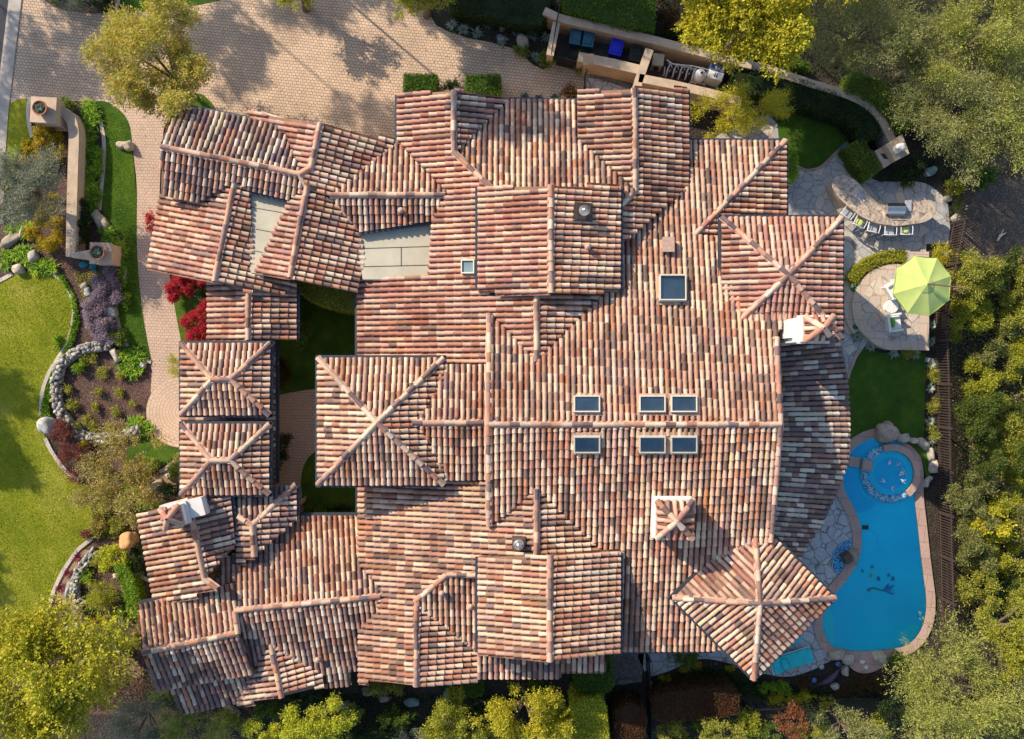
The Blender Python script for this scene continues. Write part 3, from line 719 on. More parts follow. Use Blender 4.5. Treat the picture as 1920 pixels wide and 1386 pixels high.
cb = MB(); p = W(360, 954, 4.9); cb.box((p.x, p.y, 4.3), (.95, .75, 1.2), rad(14)); cb.build('chimney_shoulder', 'white_stucco', house)
cb = MB(); a, b = W(300, 952, 3.7), W(400, 925, 3.7); cb.box((a + b) / 2 - Vector((0, 0, .2)), ((b - a).length, .16, .5), math.atan2((b - a).y, (b - a).x)); cb.build('parapet', 'white_stucco', house)

# skylights, vents
def skylight(x0, y0, x1, y1, pl, label, hgt=.26):
    c = [ray(x, y, pl) for x, y in ((x0, y1), (x1, y1), (x1, y0), (x0, y0))]; n = PLN[pl][1]
    u = (c[1] - c[0]); v = (c[3] - c[0]); ctr = sum(c, Vector()) / 4; ul, vl = u.length, v.length; u.normalize(); v.normalize()
    fr = MB(); mt = Matrix((u, v, n)).transposed(); w = .05
    for (ox, oy, sx, sy) in ((0, vl / 2 - w / 2, ul, w), (0, -vl / 2 + w / 2, ul, w), (ul / 2 - w / 2, 0, w, vl - 2 * w), (-ul / 2 + w / 2, 0, w, vl - 2 * w)):
        fr.box(ctr + u * ox + v * oy + n * (hgt / 2), (sx, sy, hgt), mtx=mt)
    for (ox, oy, sx, sy) in ((0, vl / 2 + .06, ul + .14, .10), (0, -vl / 2 - .06, ul + .14, .10), (ul / 2 + .03, 0, .06, vl), (-ul / 2 - .03, 0, .06, vl)):
        fr.box(ctr + u * ox + v * oy + n * .06, (sx, sy, .08), mtx=mt, mi=1)
    o = fr.build('skylight', ['cream', 'mortar'], house, label)
    fl = MB(); fl.box(ctr + n * .165, (ul - .10, vl - .10, .02), mtx=mt); fl.build('shaft', 'well', o)
    g = MB(); g.add([ctr + u * a * (ul / 2 - .06) + v * b * (vl / 2 - .06) + n * (hgt - .02) for a, b in ((-1, -1), (1, -1), (1, 1), (-1, 1))], [(0, 1, 2, 3)]); g.build('pane', 'skyglass', o)
skylight(868, 488, 893, 514, 'west', 'smallest skylight, near the flat roof')
skylight(1234, 520, 1284, 568, 'mainN', 'large square skylight below the tan vent box', .35)
for x0, nm in ((1075, 'left'), (1197, 'middle'), (1256, 'right')):
    skylight(x0, 744, x0 + 49, 775, 'mainN', nm + ' skylight of the three just above the long ridge')
    skylight(x0, 815, x0 + 49, 846, 'mainS', nm + ' skylight of the three just below the long ridge')
def vent(px, py, s, pl, label):
    c = ray(px, py, pl); n = PLN[pl][1]; mt = Matrix((PLN[pl][3], PLN[pl][2], n)).transposed()
    b = MB(); b.box(c + n * .13, (s, s, .12), mtx=mt); b.box(c + n * .2, (s * .8, s * .8, .04), mtx=mt); o = b.build('roof_vent', 'copper', house, label)
    d = MB(); q = c + n * .2; d.lathe(q, [(.09, 0), (.09, .22), (.21, .24), (.22, .28), (.2, .33), (.12, .37), (.11, .42), (.07, .46), (.02, .48)], 20); d.build('vent_cap', 'metal', o)
vent(1091, 399, .74, 'hbE', 'silver capped vent on a square brown base, on the upper raised block'); vent(975, 1017, .55, 'west', 'silver capped vent on a square brown base, above the lower raised block')
b = MB(); c = ray(1250, 461, 'mainN'); b.box(c + Vector((0, 0, .22)), (.42, .55, .36), 0, (.6, .4, .3)); b.box(c + Vector((0, 0, .42)), (.48, .61, .05), 0); b.build('vent_box', 'mortar', house)
for i, (x, y, pl) in enumerate(((1101, 465, 'hbE'), (598, 1234, 'Ls'), (829, 1110, 'Sf'), (753, 397, 'Gs'), (883, 1135, 'Sf'))):
    b = MB(); c = ray(x, y, pl); b.lathe(c, [(.09, 0), (.09, .25), (.13, .27), (.13, .31), (.0, .34)], 14, (.6, .4, .3)); b.build('pipe_vent', 'mortar', house)
# ---------------------------------------------------------------- ground, paving, lawns
def struct(name, poly, z0, z1, mat, kind='structure', side=None, sm=0, origin=None):
    P = smooth(poly, sm) if sm else poly
    mb = MB(); mb.prism(G(P), z0, z1); return mb.build(name, mat, kind=kind, origin=origin)
g = MB(); g.prism([(-170, -170), (170, -170), (170, 170), (-170, 170)], -1, 0); g.build('ground', 'soil', kind='structure')
struct('mulch_bed', [(56, 185), (215, 185), (240, 500), (235, 660), (290, 690), (345, 850), (345, 960), (245, 1010), (280, 1100), (265, 1340), (120, 1340), (85, 1170), (140, 1040), (165, 905), (80, 790), (95, 700), (140, 590), (110, 520), (0, 530), (0, 420), (100, 400), (130, 230)], -.3, .010, 'mulch')
struct('soil_path', [(150, 1035), (118, 1080), (100, 1130), (110, 1150), (150, 1175), (200, 1220), (250, 1270), (262, 1250), (190, 1180), (150, 1130), (140, 1100), (150, 1060), (170, 1035)], -.3, .02, 'sand', sm=5)
struct('soil_patch', [(262, 900), (300, 930), (350, 935), (345, 905), (320, 880), (300, 890)], -.3, .02, 'sand', sm=5)
struct('dirt_bank', [(1782, 330), (1850, 300), (1925, 300), (1925, 480), (1860, 520), (1812, 480)], -.3, .012, 'bank', sm=4)
struct('dirt_bank', [(1735, 880), (1790, 880), (1790, 1210), (1735, 1210)], -.3, .012, 'soil')
struct('road', [(-400, -200), (10, -200), (24, 0), (-2, 215), (-8, 300), (-80, 700), (-400, 700)], -.3, .014, 'asphalt')
mb = MB(); mb.band(G([(40, -120), (32, 0), (8, 200), (1, 300), (-3, 420)]), .5, -.1, .075, mi=0); mb.band(G([(26, -120), (21, 0), (-3, 200), (-9, 300), (-12, 420)]), .22, -.1, .022, mi=0); mb.build('kerb', 'concrete', kind='structure')
struct('driveway', [(41, -60), (14, 203), (55, 186), (205, 193), (235, 222), (430, 240), (345, 190), (372, 178), (392, 190), (405, 212), (440, 260), (800, 320), (1100, 230), (1100, 145), (1079, 128), (1060, 116), (1043, 114), (1032, 124), (1018, 131), (998, 121), (978, 102), (960, 91), (920, 80), (874, 71), (841, 60), (818, 48), (795, 10), (790, -60)], -.3, .03, 'pavers')
walk = smooth([(225, 205), (240, 228), (247, 260), (252, 300), (257, 350), (257, 440), (258, 480), (262, 540), (270, 600), (281, 660), (285, 700), (284, 740), (300, 790), (345, 800), (360, 700), (345, 640), (335, 600), (325, 555), (318, 515), (300, 470), (300, 350), (305, 270), (310, 235), (330, 200)], 4)
struct('walkway', walk, -.3, .034, 'pavers_walk')
c0 = W(341, 773); mb = MB(); mb.prism([(c0.x + 1.66 * math.cos(a * math.pi / 24), c0.y + 1.66 * math.sin(a * math.pi / 24)) for a in range(48)], -.3, .042); mb.build('round_plaza', 'pavers_round', kind='structure', origin=(c0.x, c0.y, 0))
struct('lawn', smooth([(-60, 530), (0, 527), (24, 515), (60, 510), (101, 515), (121, 530), (134, 557), (140, 590), (129, 640), (93, 700), (79, 745), (78, 778), (86, 821), (101, 851), (129, 887), (165, 903), (172, 950), (174, 1010), (134, 1048), (114, 1081), (98, 1124), (90, 1175), (60, 1200), (-60, 1210)], 5), -.3, .045, 'lawn')
struct('side_lawn', smooth([(13, 203), (55, 187), (57, 230), (62, 258), (34, 290), (25, 330), (8, 360), (-2, 330), (4, 280)], 4), -.3, .045, 'lawn')
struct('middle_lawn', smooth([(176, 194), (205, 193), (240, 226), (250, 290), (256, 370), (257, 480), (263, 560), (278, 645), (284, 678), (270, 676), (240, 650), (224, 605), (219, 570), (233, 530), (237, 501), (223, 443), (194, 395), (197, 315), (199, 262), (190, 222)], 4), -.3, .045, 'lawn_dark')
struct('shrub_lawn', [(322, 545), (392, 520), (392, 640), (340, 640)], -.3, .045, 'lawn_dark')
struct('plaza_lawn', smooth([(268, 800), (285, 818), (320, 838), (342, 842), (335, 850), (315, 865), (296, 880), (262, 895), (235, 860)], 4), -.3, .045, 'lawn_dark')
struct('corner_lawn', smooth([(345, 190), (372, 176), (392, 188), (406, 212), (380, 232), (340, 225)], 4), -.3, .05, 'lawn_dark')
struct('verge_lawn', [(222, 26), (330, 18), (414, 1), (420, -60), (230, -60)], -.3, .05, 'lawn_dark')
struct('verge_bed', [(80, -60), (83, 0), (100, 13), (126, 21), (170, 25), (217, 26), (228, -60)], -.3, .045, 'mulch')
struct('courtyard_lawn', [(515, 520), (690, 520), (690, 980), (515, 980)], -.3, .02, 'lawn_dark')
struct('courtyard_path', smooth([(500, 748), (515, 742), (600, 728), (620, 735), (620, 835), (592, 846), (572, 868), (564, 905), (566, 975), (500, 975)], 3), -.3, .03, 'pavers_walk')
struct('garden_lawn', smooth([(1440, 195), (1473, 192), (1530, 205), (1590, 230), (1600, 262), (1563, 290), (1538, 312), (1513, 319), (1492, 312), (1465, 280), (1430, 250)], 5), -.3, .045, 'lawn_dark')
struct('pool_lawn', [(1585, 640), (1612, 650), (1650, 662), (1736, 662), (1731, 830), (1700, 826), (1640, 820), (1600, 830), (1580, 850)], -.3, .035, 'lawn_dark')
struct('patio', smooth([(1290, 300), (1440, 215), (1460, 268), (1495, 312), (1513, 319), (1538, 313), (1563, 291), (1591, 264), (1600, 275), (1617, 298), (1629, 326), (1647, 341), (1718, 341), (1743, 349), (1761, 362), (1773, 378), (1778, 396), (1777, 457), (1736, 458), (1736, 500), (1700, 640), (1620, 650), (1598, 690), (1560, 700), (1480, 560), (1440, 400)], 2), -.3, .05, 'flag')
struct('pool_deck', smooth([(1480, 1020), (1560, 930), (1575, 895), (1600, 900), (1625, 980), (1620, 1060), (1560, 1140), (1570, 1222), (1541, 1246), (1516, 1258), (1480, 1268), (1440, 1264), (1400, 1240), (1400, 1100)], 3), -.3, .05, 'flag_blue')
struct('side_path', smooth([(1212, 1200), (1211, 1263), (1245, 1261), (1288, 1243), (1325, 1235), (1382, 1248), (1420, 1262), (1420, 1200)], 4), -.3, .04, 'flag_blue')
struct('service_path', [(1140, 1215), (1208, 1215), (1203, 1278), (1150, 1285)], -.3, .04, 'gravel')
struct('gravel_strip', [(1100, 118), (1200, 160), (1200, 200), (1100, 200)], -.3, .03, 'gravel')
struct('side_patio', [(1100, 146), (1125, 150), (1180, 168), (1180, 200), (1100, 200)], -.3, .045, 'flag_blue')
struct('utility_floor', [(1040, 40), (1375, 118), (1400, 165), (1340, 190), (1200, 160), (1045, 120)], -.3, .035, 'pavers_dark')
# thin mowing kerbs
def kerb(pts, name='garden_edging', label=None, w=.17, z=.085, mat='mowstrip'):
    mb = MB(); mb.band(G(smooth(pts, 6, False)), w, -.05, z); mb.build(name, mat, label=label, cat='edging', group='pale edging strips round the lawns')
kerb([(-20, 533), (0, 527), (24, 514)], label='short pale edging strip at the left frame edge beside the big lawn')
kerb([(101, 514), (121, 529), (136, 557), (140, 590), (129, 640), (110, 672), (93, 700), (81, 735), (78, 778)], label='pale curved edging strip round the upper right of the big lawn')
kerb([(86, 821), (101, 851), (129, 887), (156, 903)], label='pale edging strip below the large grey boulder by the big lawn')
kerb([(174, 1009), (150, 1028), (134, 1048), (114, 1081), (97, 1124), (90, 1176)], label='pale edging strip beside the row of red spiky plants')
kerb([(187, 220), (196, 262), (195, 315), (187, 395)], label='pale edging strip along the long strappy hedge')
kerb([(220, 443), (235, 501), (232, 527), (218, 568), (222, 602), (232, 636), (240, 650)], label='pale wavy edging strip beside the purple flowering shrubs')
kerb([(345, 855), (325, 868), (310, 880), (300, 884)], label='short pale edging strip below the round plaza')
kerb([(268, 676), (284, 679)], label='tiny pale edging strip where the middle lawn meets the walkway')
kerb([(61, 185), (56, 192), (54, 215), (57, 240), (62, 258)], label='pale edging strip left of the upper stone pillar', w=.16)
kerb([(225, -5), (222, 8), (218, 25)], label='pale edging strip at the top left between mulch and lawn', w=.15)
kerb([(245, 1035), (252, 1062), (262, 1078), (284, 1090)], label='pale edging strip between the flat topped stump and the house', w=.15)
kerb([(1440, 250), (1470, 290), (1495, 313), (1513, 320), (1538, 314), (1563, 291), (1592, 264)], label='brown brick edging between the shaded lawn and the patio', w=.14, mat='coping')
kerb([(1612, 652), (1598, 680), (1588, 710)], label='brown brick edging of the lawn beside the curved roof', w=.14, mat='coping')

# ---------------------------------------------------------------- garden walls and pillars
ws = empty('garden_wall', W(135, 350), 'tan stucco garden wall with a flat cap running between two potted pillars', 'wall')
wp = smooth([(104, 206), (122, 212), (134, 228), (138, 250), (138, 275)], 4, False) + [(137, 300), (134, 400), (132, 477), (168, 478)]
mb = MB(); mb.band(G(wp, 1.0), .40, 0, .93); mb.build('wall_body', 'stucco', ws)
mb = MB(); mb.band(G(wp, 1.0), .47, .93, 1.0); mb.build('wall_cap', 'cap', ws)
def pillar(px, py, s, z, rot, label, pot_label):
    c = W(px, py, z); e = empty('stone_pillar', (c.x, c.y, 0), label, 'pillar', 'pillars at the ends of the garden wall')
    mb = MB(); mb.box((c.x, c.y, z / 2 - .05), (s - .08, s - .08, z - .1), rot); mb.build('shaft', 'stucco', e)
    mb = MB(); mb.box((c.x, c.y, z - .05), (s, s, .1), rot); mb.build('cap', 'cap', e)
    p = empty('planter_pot', (c.x, c.y, z), pot_label, 'planter', 'bowls on the garden wall pillars')
    mb = MB(); mb.lathe((c.x, c.y, z), [(.16, 0), (.24, .06), (.30, .18), (.33, .28), (.345, .3), (.345, .33), (.30, .33), (.28, .25), (.1, .24)], 24); mb.build('bowl', 'terra', p)
    mb = MB(); mb.lathe((c.x, c.y, z), [(.29, .26), (.15, .28), (.01, .285)], 20); mb.build('soil', 'mulch', p)
    mb = MB(); spikes(mb, (c.x, c.y, z + .27), 22, .26, .05, (.10, .20, .13), .5); mb.build('succulent', 'leaf', p)
def spikes(mb, c, n, ln, w, col, rise=.6, var=.25, droop=.25, tipc=None, seed=None):
    q = random.Random(seed if seed is not None else R_.random())
    c = Vector(c)
    for i in range(n):
        a = q.uniform(0, 2 * math.pi); el = q.uniform(.12, 1.15) * rise; l = ln * q.uniform(.7, 1.1)
        d = Vector((math.cos(a), math.sin(a), 0)); s = Vector((-d.y, d.x, 0)); k = q.uniform(1 - var, 1 + var)
        cc = tuple(x * k for x in col); pts = []
        for j in range(4):
            t = j / 3; r = l * t; z = math.sin(el) * l * t - droop * l * t * t
            ww = w * (.7 if j == 0 else 1 if j == 1 else .75 if j == 2 else .06)
            ctr = c + d * (r * math.cos(el)) + Vector((0, 0, max(z, -.0) + .02)); pts += [ctr - s * ww + Vector((0, 0, ww * .4)), ctr, ctr + s * ww + Vector((0, 0, ww * .4))]
        for j in range(3):
            b = j * 3; c2 = cc if not (tipc and j == 1) else tipc
            mb.add([pts[b], pts[b + 1], pts[b + 4], pts[b + 3]], [(0, 1, 2, 3)], c2); mb.add([pts[b + 1], pts[b + 2], pts[b + 5], pts[b + 4]], [(0, 1, 2, 3)], c2)
pillar(81, 206, 1.16, 1.5, rad(-3), 'square stone pillar by the road at the top end of the garden wall', 'terracotta bowl with a succulent on the pillar by the road')
pillar(188, 475, .98, 1.35, rad(-2), 'square stone pillar at the lower end of the garden wall', 'terracotta bowl with a succulent on the lower pillar')

def rubble(pts, w, h, label, seed):
    q = random.Random(seed); P = [Vector(p) for p in G(smooth(pts, 8, False))]; mb = MB(); step = .15
    Lt = 0; i = 0; d = 0
    seg = [(P[i], P[i + 1]) for i in range(len(P) - 1)]
    mb.band([(p.x, p.y) for p in P], w * .8, 0, h * .75, (.20, .17, .13))
    for a, b in seg:
        l = (b - a).length; t = (b - a).normalized(); nrm = Vector((-t.y, t.x))
        for _ in range(max(1, int(l / step * w / .11))):
            p = a.lerp(b, q.random()) + nrm * q.uniform(-w / 2, w / 2)
            k = q.uniform(.8, 1.2); c = q.choice([(.40, .42, .42), (.52, .50, .44), (.30, .34, .36), (.58, .52, .42), (.36, .34, .30)])
            mb.blob((p.x, p.y, h * q.uniform(.7, .95)), (q.uniform(.07, .14), q.uniform(.05, .10), .07), q.randint(0, 999), .2, tuple(x * k for x in c), 0, q.uniform(0, 3), 5, 7)
        for _ in range(int(l / .12) + 1):
            for sg in (-1, 1):
                p = a.lerp(b, q.random()) + nrm * (w / 2 * sg); c = q.choice([(.36, .38, .38), (.50, .47, .40), (.28, .30, .32)])
                mb.blob((p.x, p.y, h * q.uniform(.2, .6)), (.12, .08, .09), q.randint(0, 999), .2, c, 0, math.atan2(t.y, t.x), 5, 7)
    mb.build('rubble_wall', 'rock', label=label, cat='wall', group='dry stone walls of the front garden')
rubble([(212, 647), (164, 654), (133, 671), (116, 690), (111, 725), (114, 760), (130, 790), (150, 810), (172, 820), (207, 820), (240, 814), (268, 805)], .36, .45, 'dry stone retaining wall curling round the mulch bed beside the round plaza', 3)
rubble([(183, 1030), (168, 1048), (155, 1066), (147, 1085), (144, 1105), (148, 1122), (160, 1133)], .30, .4, 'short dry stone wall near the bottom left palm', 4)

# boulders
bl = 'boulders in the gardens'
def boulder(px, py, rx, ry, h, col, label, seed, rot=0, amp=.16):
    p = W(px, py, h * .5); mb = MB(); mb.blob((p.x, p.y, h * .42), (rx / K, ry / K, h * .58), seed, amp, col, 0, rot, 12, 18); mb.build('boulder', 'rock', label=label, cat='boulder', group=bl)
GY, TN, PK, BG = (.44, .45, .43), (.52, .46, .36), (.60, .40, .32), (.55, .50, .42)
for a in [
    (227, 272, 8, 7, .35, BG, 'pale boulder, left one of the pair on the middle lawn', 1, 0), (240, 274, 10, 10, .4, TN, 'tan boulder, right one of the pair beside the walkway', 2, .3),
    (88, 799, 14, 19, .7, (.50, .53, .52), 'large pale grey boulder at the edge of the big lawn', 3, .1),
    (240, 1012, 17, 16, .8, (.62, .36, .17), 'big flat topped orange brown boulder beside the far left roof', 4, .2),
    (188, 414, 11, 20, .35, TN, 'long tan slab boulder beside the long strappy hedge', 5, .6), (208, 585, 11, 13, .45, (.44, .46, .44), 'grey boulder tucked against the purple flowering shrub', 6, .2),
    (157, 538, 6, 7, .3, BG, 'small pale rock above the purple flowering shrub', 7, .2), (165, 548, 7, 9, .35, GY, 'grey rock at the top left of the purple flowering shrub', 8, .5),
    (62, 480, 9, 11, .4, BG, 'pale boulder among the bright strappy plants near the yellow shrub', 9, .2), (33, 505, 12, 9, .4, TN, 'tan boulder at the top edge of the big lawn', 10, .2),
    (20, 450, 22, 9, .3, (.42, .36, .28), 'low brown slab near the left frame edge', 11, .6), (42, 436, 5, 12, .3, TN, 'narrow pale rock below the olive tree', 12, -.2),
    (216, 666, 7, 14, .4, BG, 'pale rock at the top of the dry stone planter', 13, .4), (378, 553, 12, 8, .4, (.46, .46, .44), 'grey rock beside the upper red flower bush', 14, .5),
    (218, 1080, 8, 5, .3, BG, 'pale rock beside the bottom left palm', 15, .1), (128, 1107, 6, 14, .3, GY, 'grey slab beside the short dry stone wall', 16, -.2),
    (137, 1178, 14, 9, .4, BG, 'pale lichen covered boulder at the edge of the bottom left tree', 17, .5), (178, 1180, 14, 8, .35, (.5, .42, .34), 'brown boulder below the bottom left palm', 18, .1),
    (166, 858, 5, 14, .3, BG, 'pale rock beside the dark red shrub', 19, 0), (290, 912, 20, 7, .3, (.45, .38, .28), 'brown slab beneath the speckled tree', 20, .6), (318, 892, 8, 6, .35, (.50, .44, .36), 'brown boulder next to the entry pavilion', 21, .4),
    (268, 685, 5, 5, .3, (.5, .52, .52), 'small round grey rock where the walkway meets the mulch bed', 22, 0),
    (980, 78, 10, 14, .45, (.48, .42, .34), 'brown boulder among the agaves beside the bin gate', 23, .4), (939, 72, 7, 6, .3, (.26, .32, .34), 'dark blue grey rock between the agaves by the driveway', 24, 0), (942, 52, 6, 5, .3, GY, 'grey rock above the agaves by the driveway', 25, 0),
    (1663, 811, 19, 18, .75, (.58, .45, .36), 'largest round boulder, at the top of the pool', 26, .2), (1693, 822, 13, 8, .4, BG, 'cream boulder right of the largest pool boulder', 27, .2),
    (1713, 826, 9, 6, .35, BG, 'small cream boulder on the rim of the spa lawn', 28, 0), (1731, 832, 13, 8, .4, BG, 'cream slab at the top right of the spa lawn', 29, -.8), (1745, 852, 6, 13, .4, BG, 'upright cream slab right of the spa', 30, .1), (1750, 876, 9, 13, .4, BG, 'largest cream slab right of the spa', 31, .3), (1740, 902, 5, 12, .35, (.48, .46, .42), 'thin grey slab below right of the spa', 32, -.5),
    (1570, 1228, 15, 10, .4, (.56, .45, .34), 'tan boulder on the lower left corner of the pool deck', 33, .2), (1590, 1238, 11, 10, .4, BG, 'pale round boulder below the pool', 34, .1), (1585, 1258, 7, 9, .35, TN, 'small tan boulder beside the garden sculpture', 35, .2), (1650, 1233, 14, 10, .4, TN, 'tan boulder on the pink deck below the pool', 36, 0), (1566, 1287, 7, 6, .3, BG, 'small pale rock below the garden sculpture', 37, .2),
    (1794, 412, 9, 11, .4, BG, 'cream boulder outside the right corner of the bar patio', 38, .6), (1777, 372, 7, 6, .3, BG, 'small cream rock beside the rounded patio corner', 39, 0), (1772, 476, 9, 7, .35, BG, 'cream rock beside the green umbrella', 40, .3), (1740, 675, 5, 5, .25, GY, 'small grey rock at the corner of the round terrace', 41, 0),
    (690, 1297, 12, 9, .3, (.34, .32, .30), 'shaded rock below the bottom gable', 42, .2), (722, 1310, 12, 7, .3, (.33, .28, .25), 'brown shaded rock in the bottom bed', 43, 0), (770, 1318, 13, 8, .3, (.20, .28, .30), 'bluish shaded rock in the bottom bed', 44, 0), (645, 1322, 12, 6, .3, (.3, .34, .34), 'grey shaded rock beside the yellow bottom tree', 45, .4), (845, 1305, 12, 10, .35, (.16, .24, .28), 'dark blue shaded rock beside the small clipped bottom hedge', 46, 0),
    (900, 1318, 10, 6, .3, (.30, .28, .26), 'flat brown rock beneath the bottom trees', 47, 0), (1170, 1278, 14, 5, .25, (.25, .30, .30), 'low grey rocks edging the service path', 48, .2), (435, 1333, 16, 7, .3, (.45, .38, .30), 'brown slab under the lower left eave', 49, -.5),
]: boulder(*a)
for i, (x, y, r, lb) in enumerate(((156, 496, 8, 'flat teal stone, left of the three below the lower pillar'), (174, 499, 7, 'flat teal stone nearest the lower pillar'), (178, 508, 4, 'smallest teal stone below the lower pillar'))):
    p = W(x, y, .08); mb = MB(); mb.blob((p.x, p.y, .05), (r / K, r * .8 / K, .08), 60 + i, .12, (.04, .24, .30), 0, .3); mb.build('stepping_stone', 'rock', label=lb, cat='stone', group='teal stones below the pillar')

# ---------------------------------------------------------------- bin yard and pool equipment
def wallrun(pts, w, h, label, mat='tan_wall', cap='cap', name='yard_wall', cw=None, group=None, zt=None):
    c = W(*pts[len(pts) // 2], h); e = empty(name, (c.x, c.y, 0), label, 'wall', group)
    mb = MB(); mb.band(G(pts, h), w - .06, 0, h - .06); mb.build('wall_body', mat, e)
    mb = MB(); mb.band(G(pts, h), cw or w, h - .06, h); mb.build('wall_cap', cap, e); return e
gw = 'low walls of the service yard'
wallrun([(1020, 20), (1050, 34), (1130, 52), (1215, 72), (1300, 94), (1385, 116), (1410, 122)], .36, 1.4, 'long straight tan wall behind the bins and the pool pipes', name='retaining_wall')
wallrun(smooth([(1406, 122), (1440, 129), (1475, 141), (1520, 156), (1560, 168), (1605, 184), (1640, 208), (1660, 235), (1674, 264)], 5, False),   .36, 1.25, 'low curved wall sweeping from the pool heater round to the stone fireplace', name='retaining_wall', mat='concrete')
wallrun([(1044, 42), (1038, 70), (1031, 104)], .34, 1.45, 'short wall with a black railing left of the bins', group=gw)
wallrun([(1084, 106), (1150, 119), (1197, 130)], .42, 1.4, 'low wall below the blue bin', group=gw)
wallrun([(1218, 92), (1209, 118), (1198, 150), (1192, 172)], .38, 1.45, 'dividing wall between the bins and the pool pipes', group=gw)
wallrun([(1198, 146), (1260, 158), (1330, 174), (1390, 190)], .38, 1.45, 'wall between the pool pipes and the roof', group=gw)
e = MB(); a = W(1103, 112, 1.35); e.box((a.x, a.y + -.0, .68), (.42, .42, 1.36)); e.box((a.x, a.y, 1.38), (.5, .5, .06)); e.build('gate_post', 'tan_wall', label='tan gate post at the end of the low wall below the blue bin', cat='post')
def railing(pts, z0, h, label, n, name='railing'):
    e = empty(name, W(*pts[0], z0), label, 'railing'); P = G(pts, z0 + h)
    mb = MB(); mb.tube([(x, y, z0 + h) for x, y in P], .025); mb.tube([(x, y, z0 + .12) for x, y in P], .02); mb.build('rail', 'darkmetal', e)
    mb = MB()
    for i in range(n):
        t = i / (n - 1) * (len(P) - 1); j = min(int(t), len(P) - 2); f = t - j; x = P[j][0] + (P[j + 1][0] - P[j][0]) * f; y = P[j][1] + (P[j + 1][1] - P[j][1]) * f
        mb.box((x, y, z0 + h / 2), (.022, .022, h))
    mb.build('picket', 'darkmetal', e)
railing([(1050, 10), (1044, 40), (1035, 92)], 1.45, .7, 'black metal railing on the wall left of the bins', 14)
railing([(1100, 128), (1099, 162)], .05, 1.3, 'black gate rails between the driveway and the gravel strip', 8, 'yard_gate')
railing([(1213, 100), (1207, 140)], .05, 1.35, 'black gate rails beside the pool heater', 8, 'yard_gate')
g_ = MB(); a, b = W(1044, 108, .9), W(1078, 117, .9); g_.box((a + b) / 2 - Vector((0, 0, .4)), ((b - a).length, .05, 1.1), math.atan2((b - a).y, (b - a).x)); 
for k in range(9): q = a.lerp(b, (k + .5) / 9); g_.box((q.x, q.y - .035, .5), (.02, .03, 1.0))
g_.build('bin_gate', 'darkmetal', label='solid dark gate closing the bin yard', cat='gate')
def bin_(px, py, rot, mat, label):
    z = 1.0; c = W(px, py, z); e = empty('wheelie_bin', (c.x, c.y, 0), label, 'bin', 'bins in the service yard', rot); LOCALS.add(e.name)
    mb = MB(); mb.add(*boxtaper((0, 0, .5), .42, .50, .54, .64, .86)); mb.build('body', mat, e)
    mb = MB(); mb.box((0, -.02, .96), (.60, .70, .06)); mb.box((0, -.02, 1.01), (.46, .52, .05), taper=.85); mb.box((0, -.12, 1.045), (.3, .03, .02)); mb.box((0, .10, 1.04), (.2, .03, .02)); mb.build('lid', mat, e)
    mb = MB(); mb.tube([(-.22, .36, .95), (.22, .36, .95)], .02, mi=0); mb.build('handle', mat, e)
    for s in (-1, 1):
        mb = MB(); mb.tube([(s * .25, .27, .12), (s * .31, .27, .12)], .12, 14); mb.build('wheel', 'black', e)
def boxtaper(c, bx, by, tx, ty, h):
    c = Vector(c); v = [c + Vector((x * bx / 2, y * by / 2, -h / 2)) for x, y in ((-1, -1), (1, -1), (1, 1), (-1, 1))] + [c + Vector((x * tx / 2, y * ty / 2, h / 2)) for x, y in ((-1, -1), (1, -1), (1, 1), (-1, 1))]
    return v, [(3, 2, 1, 0), (4, 5, 6, 7), (0, 1, 5, 4), (1, 2, 6, 5), (2, 3, 7, 6), (3, 0, 4, 7)]
bin_(1081, 68, rad(-9), 'teal', 'teal wheeled bin, left one of the pair'); bin_(1102, 72, rad(-9), 'teal', 'teal wheeled bin, right one of the pair'); bin_(1156, 88, rad(-14), 'blue', 'bright blue wheeled bin'); bin_(1193, 100, rad(-14), 'black', 'black wheeled bin beside the dividing wall')
# pool equipment
c = W(1234, 112, .8); e = empty('control_cabinet', (c.x, c.y, 0), 'cream equipment cabinet beside the pool pipes', 'cabinet'); mb = MB(); mb.box((c.x, c.y, .4), (.48, .5, .8), rad(-8)); mb.build('case', 'cream', e); mb = MB(); mb.box((c.x, c.y, .82), (.52, .54, .03), rad(-8)); mb.build('lid', 'cream', e); mb = MB(); mb.box((c.x - .05, c.y - .3, .5), (.2, .12, .25), rad(-8)); mb.build('switch_box', 'black', e)
e = empty('pool_pipework', W(1280, 130), 'tangle of white pool pipes, valves and black pumps', 'pipework'); q = random.Random(5)
mb = MB()
def pp(pts, r=.032): mb.tube([W(x, y, z) for x, y, z in pts], r, 8)
pp([(1250, 112, .9), (1262, 120, .9), (1300, 124, .9), (1330, 131, .9)]); pp([(1253, 118, .7), (1290, 126, .75), (1325, 137, .75)]); pp([(1247, 125, .6), (1245, 140, .5), (1242, 143, .2)])
for i in range(7):
    x = 1250 + i * 12; pp([(x + 6, 121 + i * 1.6, .75), (x + 2, 130 + i * 1.7, .7), (x, 138 + i * 2, .55), (x - 3, 146 + i * 2, .15)], .035)
    pp([(x + 8, 119 + i * 1.5, .85), (x + 10, 127 + i * 1.6, .6), (x + 5, 134 + i * 1.8, .6)], .03)
pp([(1322, 160, .3), (1305, 150, .3), (1285, 160, .3)]); pp([(1305, 160, .25), (1300, 145, .3), (1312, 136, .6)]); mb.build('pipe_run', 'pvc', e)
for i, (x, y) in enumerate(((1262, 138), (1283, 141), (1304, 146))):
    mb = MB(); c = W(x, y, .3); mb.lathe((c.x, c.y, .05), [(.09, 0), (.10, .2), (.12, .22), (.12, .28), (.0, .3)], 14); mb.tube([c, c + Vector((.1, -.35, -.05))], .08, 12); mb.build('pump', 'black', e)
